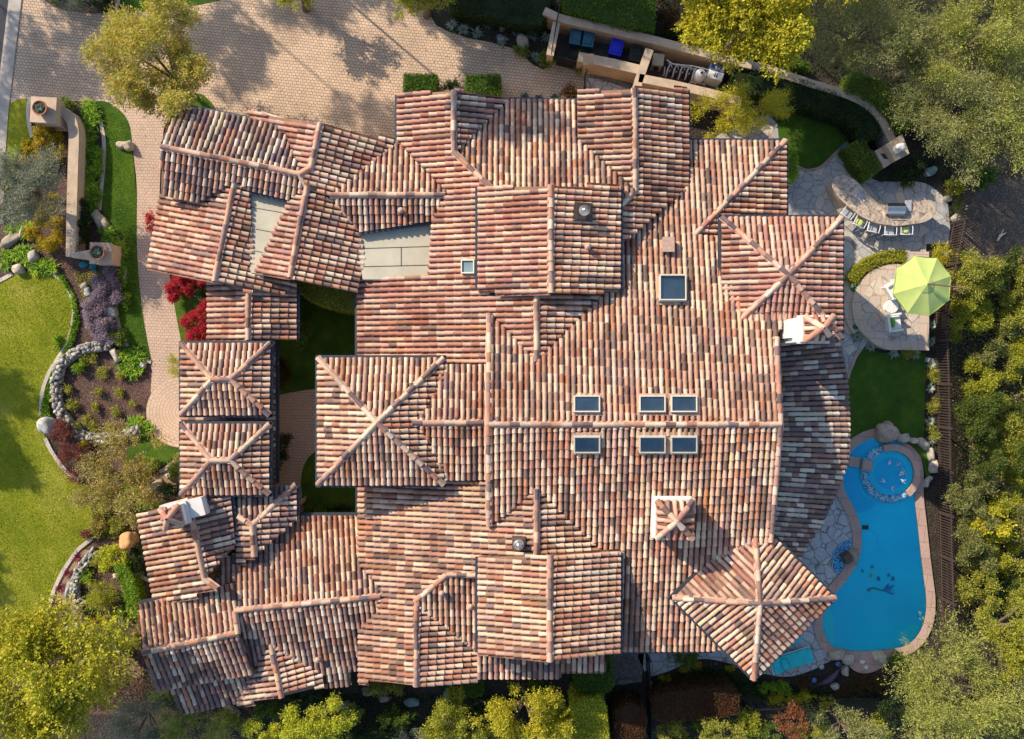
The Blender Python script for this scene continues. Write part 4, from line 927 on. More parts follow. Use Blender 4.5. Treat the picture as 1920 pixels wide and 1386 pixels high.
for i in range(6):
    mb = MB(); c = W(1258 + i * 12, 129 + i * 2, .8); mb.box(c, (.09, .05, .05), .5 + i, (.1, .1, .1)); mb.build('valve_handle', 'black', e)
c = W(1316, 136, 1.1); e = empty('filter_tank', (c.x, c.y, 0), 'white rounded pool filter tank', 'tank'); mb = MB(); mb.lathe((c.x, c.y, 0), [(.20, 0), (.26, .08), (.27, .7), (.25, .85), (.18, .98), (.08, 1.04), (.03, 1.05)], 24); mb.build('vessel', 'white', e); mb = MB(); mb.lathe((c.x, c.y, 1.04), [(.05, 0), (.05, .06), (.02, .1)], 12); mb.build('gauge', 'darkmetal', e); mb = MB(); mb.lathe((c.x, c.y, .5), [(.275, 0), (.285, .02), (.285, .05), (.275, .07)], 24); mb.build('clamp_band', 'metal', e)
c = W(1345, 132, 1.05); rot = rad(-16); e = empty('pool_heater', (c.x, c.y, 0), 'white pool heater with a dark grille top by the retaining wall', 'heater'); mb = MB(); mb.box((c.x, c.y, .5), (.68, .75, .95), rot); mb.build('case', 'white', e)
mt = Matrix.Rotation(rot, 3, 'Z'); mb = MB(); pt = Vector((c.x, c.y, 1.0)) + mt @ Vector((0, .17, 0)); mb.box(pt, (.62, .36, .05), rot); mb.build('grille', 'paleblue', e); mb = MB(); mb.lathe(pt + Vector((0, 0, .02)), [(.15, 0), (.15, .04), (.02, .05)], 18); mb.build('fan_guard', 'metal', e); mb = MB()
for s in (-.05, .05): mb.box(Vector((c.x, c.y, .99)) + mt @ Vector((s, -.2, 0)), (.03, .2, .02), rot)
mb.build('lid_slot', 'darkmetal', e)

# stone fireplace and little things of the north garden
e = empty('outdoor_fireplace', W(1672, 285), 'square stone outdoor fireplace with a white chimney cap at the end of the retaining wall', 'fireplace')
mb = MB(); mb.prism(G([(1640, 283), (1662, 271), (1680, 301), (1657, 316)], 1.0), 0, 1.0, bev=.02); mb.build('hearth', 'cap', e)
mb = MB(); mb.prism(G([(1661, 271), (1692, 251), (1706, 288), (1679, 302)], 1.5), 0, 1.5, bev=.02); mb.build('mantel', 'cap', e)
mb = MB(); c = W(1686, 278, 1.7); mb.box((c.x, c.y, 1.65), (.34, .34, .3), .5, taper=.8); mb.blob((c.x, c.y, 1.9), (.2, .17, .14), 3, .2); mb.build('chimney_cap', 'white_stucco', e)
mb = MB(); c = W(1659, 293, 1.02)
for k in range(5): mb.box((c.x - .1 + .05 * k, c.y, 1.015), (.02, .3, .03), .6)
mb.build('grate', 'darkmetal', e)
e = empty('cushion_box', W(1587, 280), 'small blue box at the corner of the shaded lawn', 'box'); mb = MB(); c = W(1587, 279, .4); mb.box((c.x, c.y, .19), (.42, .36, .38), rad(-25)); mb.build('box_body', 'paleblue', e); mb = MB(); mb.box((c.x, c.y, .40), (.46, .40, .04), rad(-25)); mb.box((c.x + .02, c.y, .43), (.14, .03, .02), rad(-25)); mb.build('lid', 'paleblue', e)

# ---------------------------------------------------------------- patio bar
e = empty('bar_counter', W(1660, 400), 'curved granite topped outdoor bar counter with rounded ends', 'bar')
top = smooth([(1562, 352), (1568, 364), (1581, 379), (1596, 392), (1612, 404), (1627, 412), (1642, 418), (1662, 422), (1682, 424), (1700, 422), (1716, 420), (1732, 417), (1745, 411), (1753, 402), (1757, 392), (1754, 382), (1746, 376), (1734, 375), (1720, 379), (1706, 381), (1690, 382), (1672, 384), (1657, 384), (1645, 379), (1634, 370), (1624, 360), (1614, 348), (1604, 338), (1592, 331), (1576, 328), (1565, 334), (1561, 343)], 4)
mb = MB(); mb.prism(G(top, 1.05), .99, 1.05, bev=.012); 
P = G(top, 1.05); P = P if area(P) > 0 else P[::-1]; n = len(P)
mb.add([(x, y, .99) for x, y in P], [tuple(range(n))[::-1]]); mb.build('granite_top', 'granite', e)
mb = MB(); mb.prism(offset(P, -.12), 0, .99); mb.build('bar_base', 'stucco', e)
mb = MB(); c = W(1612, 369, 1.06); mb.box((c.x, c.y, 1.055), (.26, .34, .012), rad(-38)); mb.box((c.x, c.y, 1.064), (.2, .28, .012), rad(-38), mi=1); mb.build('sink', ['metal', 'greyfab'], e)
mb = MB(); mb.tube([W(1617, 373, 1.06), W(1617, 373, 1.3), W(1625, 382, 1.34), W(1632, 388, 1.28)], .014, 8); mb.tube([W(1634, 386, 1.1), W(1629, 379, 1.1), W(1613, 372, 1.08)], .012, 8); mb.build('tap', 'metal', e)
e = empty('barbecue_grill', W(1676, 390), 'stainless steel barbecue with a black hood set into the bar', 'grill')
a, b = W(1660, 392, 1.1), W(1694, 392, 1.1); ax = (b - a); lng = ax.length
mb = MB(); mb.box(((a + b) / 2).to_tuple()[:2] + (1.09,), (lng, .52, .1)); mb.build('firebox', 'metal', e)
mb = MB(); prof = [(.26 * math.cos(t), .26 * math.sin(t)) for t in [math.pi * k / 10 for k in range(11)]]; ctr = (a + b) / 2
v = [(ctr.x + s * lng / 2, ctr.y + p, 1.13 + q_) for s in (-1, 1) for p, q_ in prof]; mb.add(v, [(i, i + 1, 12 + i, 11 + i) for i in range(10)] + [tuple(range(11)), tuple(range(21, 10, -1))]); mb.C = [(.1, .1, .1)] * len(mb.F); 
for i in range(10): mb.I[i] = 1 if i < 4 else 0
mb.build('hood', ['metal', 'darkmetal'], e)
mb = MB(); mb.tube([(ctr.x - lng * .4, ctr.y - .3, 1.26), (ctr.x + lng * .4, ctr.y - .3, 1.26)], .016); mb.build('handle', 'metal', e)
for k in range(4):
    mb = MB(); mb.tube([(ctr.x - .28 + .18 * k, ctr.y - .28, 1.08), (ctr.x - .28 + .18 * k, ctr.y - .31, 1.08)], .025, 10); mb.build('knob', 'darkmetal', e)
c = W(1703, 386, 1.08); mb = MB(); mb.box((c.x, c.y, 1.08), (.29, .52, .06)); mb.box((c.x, c.y, 1.12), (.25, .46, .02)); mb.build('side_burner', 'greyfab', label='square side burner lid on the bar beside the barbecue', cat='burner')
def stool(px, py, rot, label, cush):
    z = .78; c = W(px, py, z); e = empty('bar_stool', (c.x, c.y, 0), label, 'stool', 'stools along the curved bar', rot); LOCALS.add(e.name)
    mb = MB(); mb.box((0, 0, .76), (.44, .42, .035)); mb.build('seat', 'greyfab', e)
    mb = MB(); mb.tube([(-.23, -.2, .76), (-.25, -.27, 1.12), (.25, -.27, 1.12), (.23, -.2, .76)], .018); mb.add([(-.23, -.225, .86), (.23, -.225, .86), (.24, -.262, 1.1), (-.24, -.262, 1.1)], [(0, 1, 2, 3)]); mb.build('backrest', 'pvc', e)
    for s in (-1, 1):
        mb = MB(); mb.tube([(s * .26, -.25, .96), (s * .27, .0, .98), (s * .26, .18, .96), (s * .24, .2, .76)], .02); mb.build('armrest', 'pvc', e)
    for x, y in ((-1, -1), (1, -1), (1, 1), (-1, 1)):
        mb = MB(); mb.tube([(x * .2, y * .19, .75), (x * .25, y * .24, 0)], .018); mb.build('leg', 'pvc', e)
    mb = MB(); mb.tube([(-.23, .21, .3), (.23, .21, .3)], .014); mb.build('footrest', 'pvc', e)
    if cush: mb = MB(); mb.blob((0, .0, .81), (.17, .15, .05), 4, .06); mb.build('cushion', 'limefab', e)
stool(1588, 401, rad(-38), 'bar stool nearest the hip roof, turned furthest', 0); stool(1611, 417, rad(-28), 'bar stool with a lime cushion, second from the left end', 1); stool(1636, 427, rad(-14), 'bare grey bar stool in the middle of the five', 0); stool(1667, 432, rad(-2), 'bare grey bar stool second from the right end', 0); stool(1697, 431, rad(-1), 'bar stool with a lime cushion at the right end', 1)

# ---------------------------------------------------------------- round terrace
TZ = .45
tp = smooth([(1699, 484), (1699, 497), (1682, 495), (1667, 496), (1642, 504), (1624, 517), (1609, 537), (1600, 556), (1598, 576), (1602, 602), (1615, 622), (1637, 643), (1652, 651), (1667, 656)], 4, False) + [(1742, 657), (1742, 472), (1699, 472)]
mb = MB(); mb.prism(G(tp, TZ), 0, TZ - .03); mb.build('terrace', 'stucco', kind='structure')
P = G(tp, TZ); P = P if area(P) > 0 else P[::-1]; mb = MB(); mb.prism(P, TZ - .06, TZ); mb.build('terrace_coping', 'coping2', kind='structure')
P2 = offset(P, -.42); mb = MB(); mb.prism(P2, TZ - .03, TZ + .006); mb.build('terrace_paving', 'flag_tan', kind='structure')
for i, (pts, z) in enumerate((([(1606, 536), (1594, 556), (1591, 578), (1596, 602), (1607, 622)], .30), ([(1596, 531), (1583, 555), (1579, 580), (1585, 605), (1597, 623)], .15))):
    mb = MB(); mb.band(G(smooth(pts, 5, False), z), .40, 0, z); mb.build('terrace_step', 'coping2', kind='structure')
def jar(px, py, label, r=.13):
    c = W(px, py, .3); mb = MB(); mb.lathe((c.x, c.y, .05), [(r * .5, 0), (r * .95, .1), (r, .2), (r * .8, .32), (r * .6, .36), (r * .72, .39), (r * .5, .39), (r * .4, .3)], 20); mb.build('glazed_pot', 'glaze', label=label, cat='pot', group='glazed pots beside the terrace steps')
jar(1600, 541, 'dark green glazed pot at the top of the terrace steps', .15); jar(1604, 613, 'bright green glazed pot at the bottom of the terrace steps', .14)
def armchair(px, py, rot, label, cush):
    c = W(px, py, TZ + .45); e = empty('garden_armchair', (c.x, c.y, TZ), label, 'chair', 'white armchairs on the round terrace', rot); LOCALS.add(e.name)
    mb = MB(); mb.box((0, 0, .36), (.62, .60, .12)); mb.build('seat', 'white', e)
    mb = MB(); mb.box((0, -.36, .58), (.66, .10, .56), mtx=Matrix.Rotation(.18, 3, 'X')); mb.build('backrest', 'white', e)
    for s in (-1, 1):
        mb = MB(); mb.box((s * .37, -.03, .58), (.09, .68, .04)); mb.box((s * .37, .26, .29), (.06, .06, .58)); mb.build('armrest', 'white', e)
    for x, y in ((-1, -1), (1, -1), (1, 1), (-1, 1)):
        mb = MB(); mb.box((x * .28, y * .26, .15), (.05, .05, .3)); mb.build('leg', 'white', e)
    if cush: mb = MB(); mb.blob((-.02, -.12, .52), (.24, .09, .16), 5, .05); mb.build('cushion', 'greenfab', e)
armchair(1677, 605, rad(-82), 'white armchair with a bright green cushion', 1); armchair(1676, 543, rad(-60), 'white armchair half hidden under the green umbrella', 0)
c = W(1672, 575, TZ + .45); e = empty('side_table', (c.x, c.y, TZ), 'round white pierced side table beside the armchair', 'table'); mb = MB(); mb.lathe((c.x, c.y, TZ + .42), [(.29, 0), (.31, .015), (.31, .035), (.29, .045)], 28); 
for k in range(18):
    a = k * 2.4; r = .055 * math.sqrt(k + .5) + .01; mb.lathe((c.x + r * math.cos(a), c.y + r * math.sin(a), TZ + .464), [(.022, 0), (.018, .004)], 8, mi=1)
mb.build('table_top', ['white', 'greyfab'], e); mb = MB(); mb.lathe((c.x, c.y, TZ), [(.2, 0), (.2, .03), (.09, .1), (.08, .25), (.2, .4), (.2, .42)], 18); mb.build('pedestal', 'white', e)
# umbrella
c = W(1731, 534, 2.85); e = empty('patio_umbrella', (c.x, c.y, TZ), 'lime green octagonal umbrella over the round terrace', 'umbrella')
apx = W(1738, 533, 3.3); ver = [W(x, y, 2.75) for x, y in ((1715, 480), (1757, 484), (1783, 518), (1780, 563), (1743, 592), (1702, 587), (1675, 551), (1681, 504))]
mb = MB()
for i in range(8):
    a, b = ver[i], ver[(i + 1) % 8]; NN = 5; v = []
    for r in range(NN + 1):
        t = r / NN
        for s in range(5):
            q = s / 4; p = apx.lerp(a, t).lerp(apx.lerp(b, t), q); sag = math.sin(math.pi * q) * t * .05 + math.sin(math.pi * t) * -.03; v.append(p - Vector((0, 0, sag)))
    f = [(r * 5 + s, r * 5 + s + 1, (r + 1) * 5 + s + 1, (r + 1) * 5 + s) for r in range(NN) for s in range(4)]
    mb.add(v, f, (.6, .7, .2), 0, True)
    mb.add([a, b, b - Vector((0, 0, .09)), a - Vector((0, 0, .09))], [(0, 1, 2, 3)])
mb.build('canopy', 'canvas', e)
mb = MB()
for i in range(8):
    a, b = ver[i], ver[(i + 1) % 8]; mb.add([apx + Vector((0, 0, .10)), apx.lerp(a, .28) + Vector((0, 0, .035)), apx.lerp(b, .28) + Vector((0, 0, .035))], [(0, 1, 2)])
mb.build('vent_canopy', 'canvas', e)
for i in range(8): mb = MB(); mb.tube([apx - Vector((0, 0, .06)), ver[i] - Vector((0, 0, .03))], .012, 6); mb.build('rib', 'wood', e)
mx = W(1806, 540, 3.35); mb = MB(); mb.tube([apx + Vector((0, 0, .17)), mx], .032, 8); mb.build('arm', 'wood', e); mb = MB(); mb.tube([mx + Vector((0, 0, .03)), (mx.x, mx.y, 0)], .045, 10); mb.build('mast', 'wood', e); mb = MB(); mb.tube([apx + Vector((0, 0, .17)), apx - Vector((0, 0, .1))], .03, 8); mb.build('hub', 'wood', e)

# ---------------------------------------------------------------- pool
pool = smooth([(1647, 820), (1622, 826), (1602, 839), (1591, 852), (1580, 875), (1579, 895), (1582, 920), (1594, 942), (1604, 963), (1611, 983), (1614, 1003), (1613, 1026), (1609, 1046), (1602, 1062), (1584, 1089), (1563, 1113), (1547, 1137), (1541, 1165), (1545, 1190), (1559, 1210), (1581, 1219), (1617, 1220), (1667, 1216), (1698, 1209), (1720, 1189), (1732, 1160), (1735, 1124), (1730, 1081), (1725, 1040), (1719, 985), (1713, 930), (1712, 880), (1700, 845), (1680, 828)], 5)
PO = G(pool); PO = PO if area(PO) > 0 else PO[::-1]; CO = offset(PO, .42); n = len(PO)
# the ground sheets stop at the pool: cut the hole by sinking nothing below the water line
mb = MB(); mb.ring(CO, PO, -.2, .115); o = mb.build('pool_coping', 'coping', kind='structure')
mb = MB(); mb.prism(offset(PO, .02), .0, .055); mb.build('pool_floor', 'plaster', kind='structure')
mb = MB(); v = [(x, y, .09) for x, y in PO]; mb.add(v, [tuple(range(n))]); mb.build('pool_water', 'water', kind='structure')
struct('pink_deck', smooth([(1560, 1215), (1620, 1222), (1670, 1218), (1665, 1240), (1650, 1252), (1637, 1258), (1618, 1262), (1600, 1256), (1583, 1240)], 4), -.3, .085, 'coping')
# shelves and marks on the pool floor
def poolpart(name, pts, z, mat, label=None, cat=None):
    mb = MB(); mb.prism(G(smooth(pts, 4)), .05, z); mb.build(name, mat, kind='structure')
M['plaster2'] = mat_plain('pool_step_plaster', (.03, .80, .90), .7, 0, .08, .5)
M['plaster3'] = mat_plain('pool_deep_plaster', (.008, .60, .90), .7, 0, .10, .5)
poolpart('pool_step', [(1681, 1205), (1679, 1195), (1688, 1183), (1700, 1178), (1706, 1172), (1718, 1172), (1724, 1178), (1720, 1188), (1706, 1202), (1694, 1208)], .066, 'plaster2')
poolpart('pool_step', [(1545, 1145), (1556, 1140), (1562, 1160), (1565, 1190), (1560, 1205), (1550, 1195), (1544, 1170)], .066, 'plaster2')
poolpart('pool_shallow', [(1602, 842), (1640, 824), (1632, 850), (1608, 870), (1606, 900), (1620, 930), (1640, 945), (1608, 962), (1596, 940), (1583, 915), (1582, 880)], .062, 'plaster3')
gm = 'mosaic figures on the pool floor'
def star(px, py, r, col, label, k=5):
    mb = MB(); p = G([(px, py)])[0]; v = [(p[0] + (r if i % 2 == 0 else r * .35) * math.cos(i * math.pi / k + .3), p[1] + (r if i % 2 == 0 else r * .35) * math.sin(i * math.pi / k + .3)) for i in range(2 * k)]; mb.prism(v, .06, .072, col); mb.build('starfish_mosaic', 'paint', label=label, cat='mosaic', group=gm)
star(1632, 1079, .13, (.35, .42, .02), 'yellow starfish mosaic on the pool floor'); star(1616, 1070, .12, (.01, .30, .48), 'dark starfish mosaic nearest the left side of the pool'); star(1634, 1062, .13, (.01, .30, .48), 'dark starfish mosaic above the yellow one'); star(1665, 1078, .13, (.01, .30, .48), 'dark starfish mosaic right of the yellow one')
for x, lb in ((1646, 'small dark turtle mosaic left of its twin'), (1673, 'small dark turtle mosaic right of its twin')):
    mb = MB(); p = G([(x, 1085)])[0]; mb.lathe((p[0], p[1], .06), [(.08, 0), (.06, .012)], 12, (.01, .30, .48))
    for sx, sy in ((1, 1), (-1, 1), (1, -1), (-1, -1), (0, 1.4)): mb.lathe((p[0] + sx * .07, p[1] + sy * .07, .06), [(.03, 0), (.02, .01)], 8, (.01, .30, .48))
    mb.build('turtle_mosaic', 'paint', label=lb, cat='mosaic', group=gm)
mb = MB(); mb.band(G(smooth([(1625, 1108), (1632, 1103), (1641, 1103), (1650, 1106), (1660, 1108)], 5, False)), [.06, .12, .16, .14, .1] + [.08] * 40, .06, .072, (.05, .34, .38))
for k in range(16):
    a = -.6 + k * .09; c = W(1654, 1106); l = R_.uniform(.3, .62); mb.band([(c.x, c.y), (c.x + l * .5 * math.cos(a) , c.y + l * .5 * math.sin(a) + .03), (c.x + l * math.cos(a + .15), c.y + l * math.sin(a + .15))], .022, .06, .073 + k * .0001, (.01, .34, .66))
mb.build('fish_mosaic', 'paint', label='long tailed dark blue fish mosaic on the pool floor', cat='mosaic', group=gm)
e = empty('pool_cleaner', W(1623, 989), 'black pool cleaner with a looping hose in the pool', 'pool cleaner'); mb = MB(); c = W(1623, 989, .12); mb.blob((c.x, c.y, .12), (.13, .09, .07), 4, .08); mb.box((c.x - .11, c.y, .1), (.04, .2, .06)); mb.box((c.x + .11, c.y, .1), (.04, .2, .06)); mb.build('head', 'black', e)
mb = MB(); mb.tube([Vector((*p, .085)) for p in G(smooth([(1628, 992), (1638, 998), (1644, 1010), (1643, 1025), (1632, 1037), (1618, 1040), (1606, 1030), (1610, 1020)], 6, False))], .012, 6); mb.build('hose', 'plaster3', e)
# spa
sc_ = W(1672, 888, .42); SR = 1.36
def arc(r, a0, a1, k=40): return [(sc_.x + r * math.cos(rad(a0 + (a1 - a0) * i / k)), sc_.y + r * math.sin(rad(a0 + (a1 - a0) * i / k))) for i in range(k + 1)]
e = empty('spa', (sc_.x, sc_.y, 0), 'raised round spa with a pebble spillway and bubbling blue water', 'spa')
def annulus(r0, r1, a0, a1, z0, z1, mi=0): m = MB(); m.band(arc((r0 + r1) / 2, a0, a1), abs(r1 - r0), z0, z1, mi=mi); return m
annulus(1.06, SR, -52, 108, 0, .44).build('spa_coping', 'coping', e)
mb = annulus(1.04, 1.30, 108, 308, 0, .30)
q = random.Random(9)
for k in range(900):
    a = rad(q.uniform(108, 308)); r = q.uniform(1.04, 1.36); c3 = q.choice([(.8, .88, .95), (.75, .85, .92), (.10, .35, .65), (.03, .18, .5), (.5, .7, .85)])
    mb.blob((sc_.x + r * math.cos(a), sc_.y + r * math.sin(a), .31 - max(0, r - 1.28) * 1.2), (q.uniform(.022, .038), q.uniform(.02, .03), .02), k, .1, c3, 1, q.uniform(0, 3), 4, 6)
mb.build('pebble_spillway', ['plaster', 'rock'], e)
mb = MB(); mb.prism(arc(1.06, 0, 353, 47), .02, .24); mb.build('spa_basin', 'plaster3', e)
mb = MB(); mb.band(arc(.9, 0, 360, 48), .3, .24, .27); mb.build('spa_bench', 'plaster', e)
mb = MB(); v = [(x, y, .34) for x, y in arc(1.06, 0, 353, 47)]; mb.add(v, [tuple(range(48))]); mb.build('spa_water', 'water', e)
mb = MB(); q = random.Random(12)
for cx, cy, ln, an in ((-.1, .42, .3, 80), (.28, .38, .34, 50), (.42, .0, .42, 10), (.5, -.3, .4, -50), (.1, -.62, .34, -90), (-.3, -.5, .3, 120), (.38, -.12, .3, 25)):
    for k in range(7):
        a = rad(an) + q.uniform(-.5, .5); x0 = sc_.x + cx * .9; y0 = sc_.y + cy * .9; l = ln * q.uniform(.4, 1); mb.band([(x0, y0), (x0 + l * .5 * math.cos(a), y0 + l * .5 * math.sin(a)), (x0 + l * math.cos(a + .3), y0 + l * math.sin(a + .3))], [.01, q.uniform(.02, .05), .004], .338, .346 + k * .0004)
mb.build('foam', 'foam', e)
for px, py, z, lb in ((1602, 866, .2, 'square pink stepping slab nearest the curved roof in the pool'), (1627, 873, .38, 'square pink stepping slab at the edge of the spa')):
    c = W(px, py, z); mb = MB(); mb.box((c.x, c.y, z / 2), (.46, .46, z), rad(-8)); mb.build('stepping_slab', 'coping', label=lb, cat='slab', group='square slabs leading to the spa')
struct('spa_lawn', smooth([(1690, 828), (1715, 832), (1735, 840), (1743, 865), (1743, 885), (1735, 895), (1726, 860), (1705, 835)], 3), -.2, .12, 'lawn_dark')
# pebble fan and waterfall rock
mb = MB(); q = random.Random(3); c = W(1597, 1050)
mb.prism([(c.x + .92 * math.cos(rad(a)), c.y + .95 * math.sin(rad(a))) for a in range(88, 250, 9)], 0, .055)
for k in range(620):
    a = rad(q.uniform(88, 250)); r = .95 * math.sqrt(q.uniform(.1, 1)); c3 = q.choice([(.7, .8, .9), (.10, .32, .62), (.03, .18, .48), (.3, .55, .75), (.04, .22, .55)]); mb.blob((c.x + r * math.cos(a), c.y + r * math.sin(a), .07), (q.uniform(.02, .036), q.uniform(.018, .028), .02), k, .1, c3, 1, q.uniform(0, 3), 4, 6)
mb.build('pebble_fan', ['plaster3', 'rock'], label='fan of blue and white pebbles beside the pool', cat='pebbles')
p = W(1590, 1047, .4); mb = MB(); mb.box((p.x, p.y, .25), (.42, .46, .5), .5, (.16, .12, .10), taper=.85); mb.blob((p.x + .3, p.y + .05, .2), (.28, .3, .2), 8, .2, (.42, .38, .30)); mb.build('waterfall_rock', 'rock', label='dark square waterfall rock at the edge of the pool', cat='rock')
for x, y, r, lb in ((1617, 1240, .12, 'larger round white skimmer lid'), (1624, 1252, .09, 'smaller round white skimmer lid')):
    c = W(x, y, .09); mb = MB(); mb.lathe((c.x, c.y, .08), [(r, 0), (r, .015), (r * .85, .02), (r * .3, .02), (r * .25, .03)], 20); mb.build('skimmer_lid', 'white', label=lb + ' on the pink deck', cat='lid', group='lids on the pink deck')
# loungers
def lounger(px, py, rot, label, grp=None):
    c = W(px, py, .4); e = empty('sun_lounger', (c.x, c.y, .05), label, 'sun lounger', 'turquoise loungers by the pool', rot); LOCALS.add(e.name)
    mb = MB()
    for s in (-1, 1): mb.tube([(-1.0, s * .36, .42), (-.96, s * .36, .32), (.95, s * .36, .32)], .022)
    mb.tube([(-1.0, -.36, .42), (-1.0, .36, .42)], .022); mb.tube([(.95, -.36, .32), (.95, .36, .32)], .022); mb.build('frame', 'white', e)
    for x in (-.7, .75):
        for s in (-1, 1): mb = MB(); mb.tube([(x, s * .34, .32), (x, s * .36, 0)], .022); mb.build('leg', 'white', e)
    mb = MB(); P = [(-.40, -.34), (.90, -.34), (.98, -.26), (.98, .26), (.90, .34), (-.40, .34)]; mb.prism(P, .33, .44, bev=.03); mb.build('mattress', 'turq', e)
    mb = MB(); mb.box((-.66, 0, .50), (.62, .66, .10), mtx=Matrix.Rotation(.32, 3, 'Y')); mb.build('backrest', 'turq', e)
    mb = MB(); mb.blob((-.42, 0, .56), (.15, .27, .07), 6, .05); mb.build('pillow', 'turq', e)
    return e
lo1 = lounger(1485, 1238, rad(17), 'turquoise sun lounger in full view below the diamond roof'); dup(lo1, W(1458, 1198, 0) + Vector((0, 0, .05)), rad(24), 'turquoise sun lounger mostly hidden under the diamond roof', 'turquoise loungers by the pool')
# path lights, sculpture
def pathlight(px, py, label, mat='paleblue'):
    c = W(px, py, .4); e = empty('path_light', (c.x, c.y, 0), label, 'lamp', 'path lights in the beds'); mb = MB(); mb.tube([(c.x, c.y, 0), (c.x, c.y, .4)], .015, 6); mb.build('stem', 'darkmetal', e); mb = MB(); mb.lathe((c.x, c.y, .38), [(.12, 0), (.11, .02), (.05, .06), (.01, .07)], 18); mb.build('shade', mat, e)
pathlight(1541, 1251, 'blue grey path light beside the pool deck edge', 'greyfab'); pathlight(1572, 1246, 'dark blue path light beside the pale round boulder'); pathlight(1527, 1276, 'blue path light below the lounger'); pathlight(252, 1078, 'small pale path light beside the yellow green hedge', 'greyfab'); pathlight(1342, 1246, 'black path light in the bed below the side path', 'black')
e = empty('garden_sculpture', W(1552, 1268), 'dark plum metal garden sculpture in the mulch below the lounger', 'sculpture'); mb = MB(); mb.tube([W(1530, 1284, .1), W(1542, 1281, .3), W(1556, 1274, .5), W(1566, 1265, .55), W(1574, 1254, .35)], [.04, .1, .15, .1, .04], 10); mb.build('body', 'purple', e)
for a, b in (((1546, 1280), (1540, 1290)), ((1562, 1268), (1568, 1276))): mb = MB(); mb.tube([W(*a, .3), W(*b, 0)], .03, 6); mb.build('leg', 'darkmetal', e)
mb = MB(); mb.tube([W(1574, 1254, .35), W(1578, 1248, .6), W(1572, 1244, .75)], [.04, .04, .02], 8); mb.build('neck', 'purple', e)
e = empty('bench_light', W(1813, 389), 'small white box light on a stake in the soil beside the slatted fence', 'lamp'); mb = MB(); c = W(1813, 389, .35); mb.box((c.x, c.y, .35), (.16, .26, .06), rad(-15)); mb.build('head', 'white', e); mb = MB(); mb.tube([(c.x, c.y, 0), (c.x, c.y, .33)], .02); mb.build('stake', 'darkmetal', e)
mb = MB(); mb.tube([W(1870, 452, .08), W(1876, 442, .12), W(1886, 437, .1)], [.05, .06, .02], 7); mb.tube([W(1876, 442, .12), W(1882, 430, .16)], [.03, .015], 6); mb.build('driftwood', 'white_stucco', label='bleached forked branch lying on the bare slope', cat='branch')

# ---------------------------------------------------------------- fence on the right, lower fences
def fence(pts, h, label, step=.125, mat='fence'):
    P = G(pts, 0); e = empty('picket_fence', (P[0][0], P[0][1], 0), label, 'fence'); pk = MB(); rl = MB()
    rl.tube([(x, y, h - .12) for x, y in P], .03, 6); rl.tube([(x, y, .25) for x, y in P], .03, 6); rl.build('rail', mat, e)
    for i in range(len(P) - 1):
        a, b = Vector(P[i]), Vector(P[i + 1]); l = (b - a).length; k = int(l / step); an = math.atan2(b.y - a.y, b.x - a.x)
        for j in range(k): q = a.lerp(b, (j + .5) / k); pk.box((q.x, q.y, h / 2), (.05, .03, h), an)
    pk.build('picket', mat, e)
    for i, (x, y) in enumerate(P): mb = MB(); mb.box((x, y, h / 2 + .03), (.1, .1, h + .06)); mb.build('post', mat, e)
fence([(1802, 345), (1784, 420), (1768, 500), (1752, 570), (1751, 640), (1754, 720), (1755, 800), (1757, 880), (1758, 960), (1760, 1040), (1762, 1120), (1766, 1195), (1790, 1260)], 1.35, 'long rust brown picket fence down the right side beside the pool')
fence([(1210, 1222), (1212, 1260), (1213, 1310), (1214, 1370)], 1.3, 'short dark picket fence at the end of the service path', .14, 'darkmetal')
fence([(1392, 1318), (1450, 1318), (1520, 1304), (1580, 1298), (1640, 1300)], .9, 'low dark wire fence below the bottom right beds', .35, 'darkmetal')
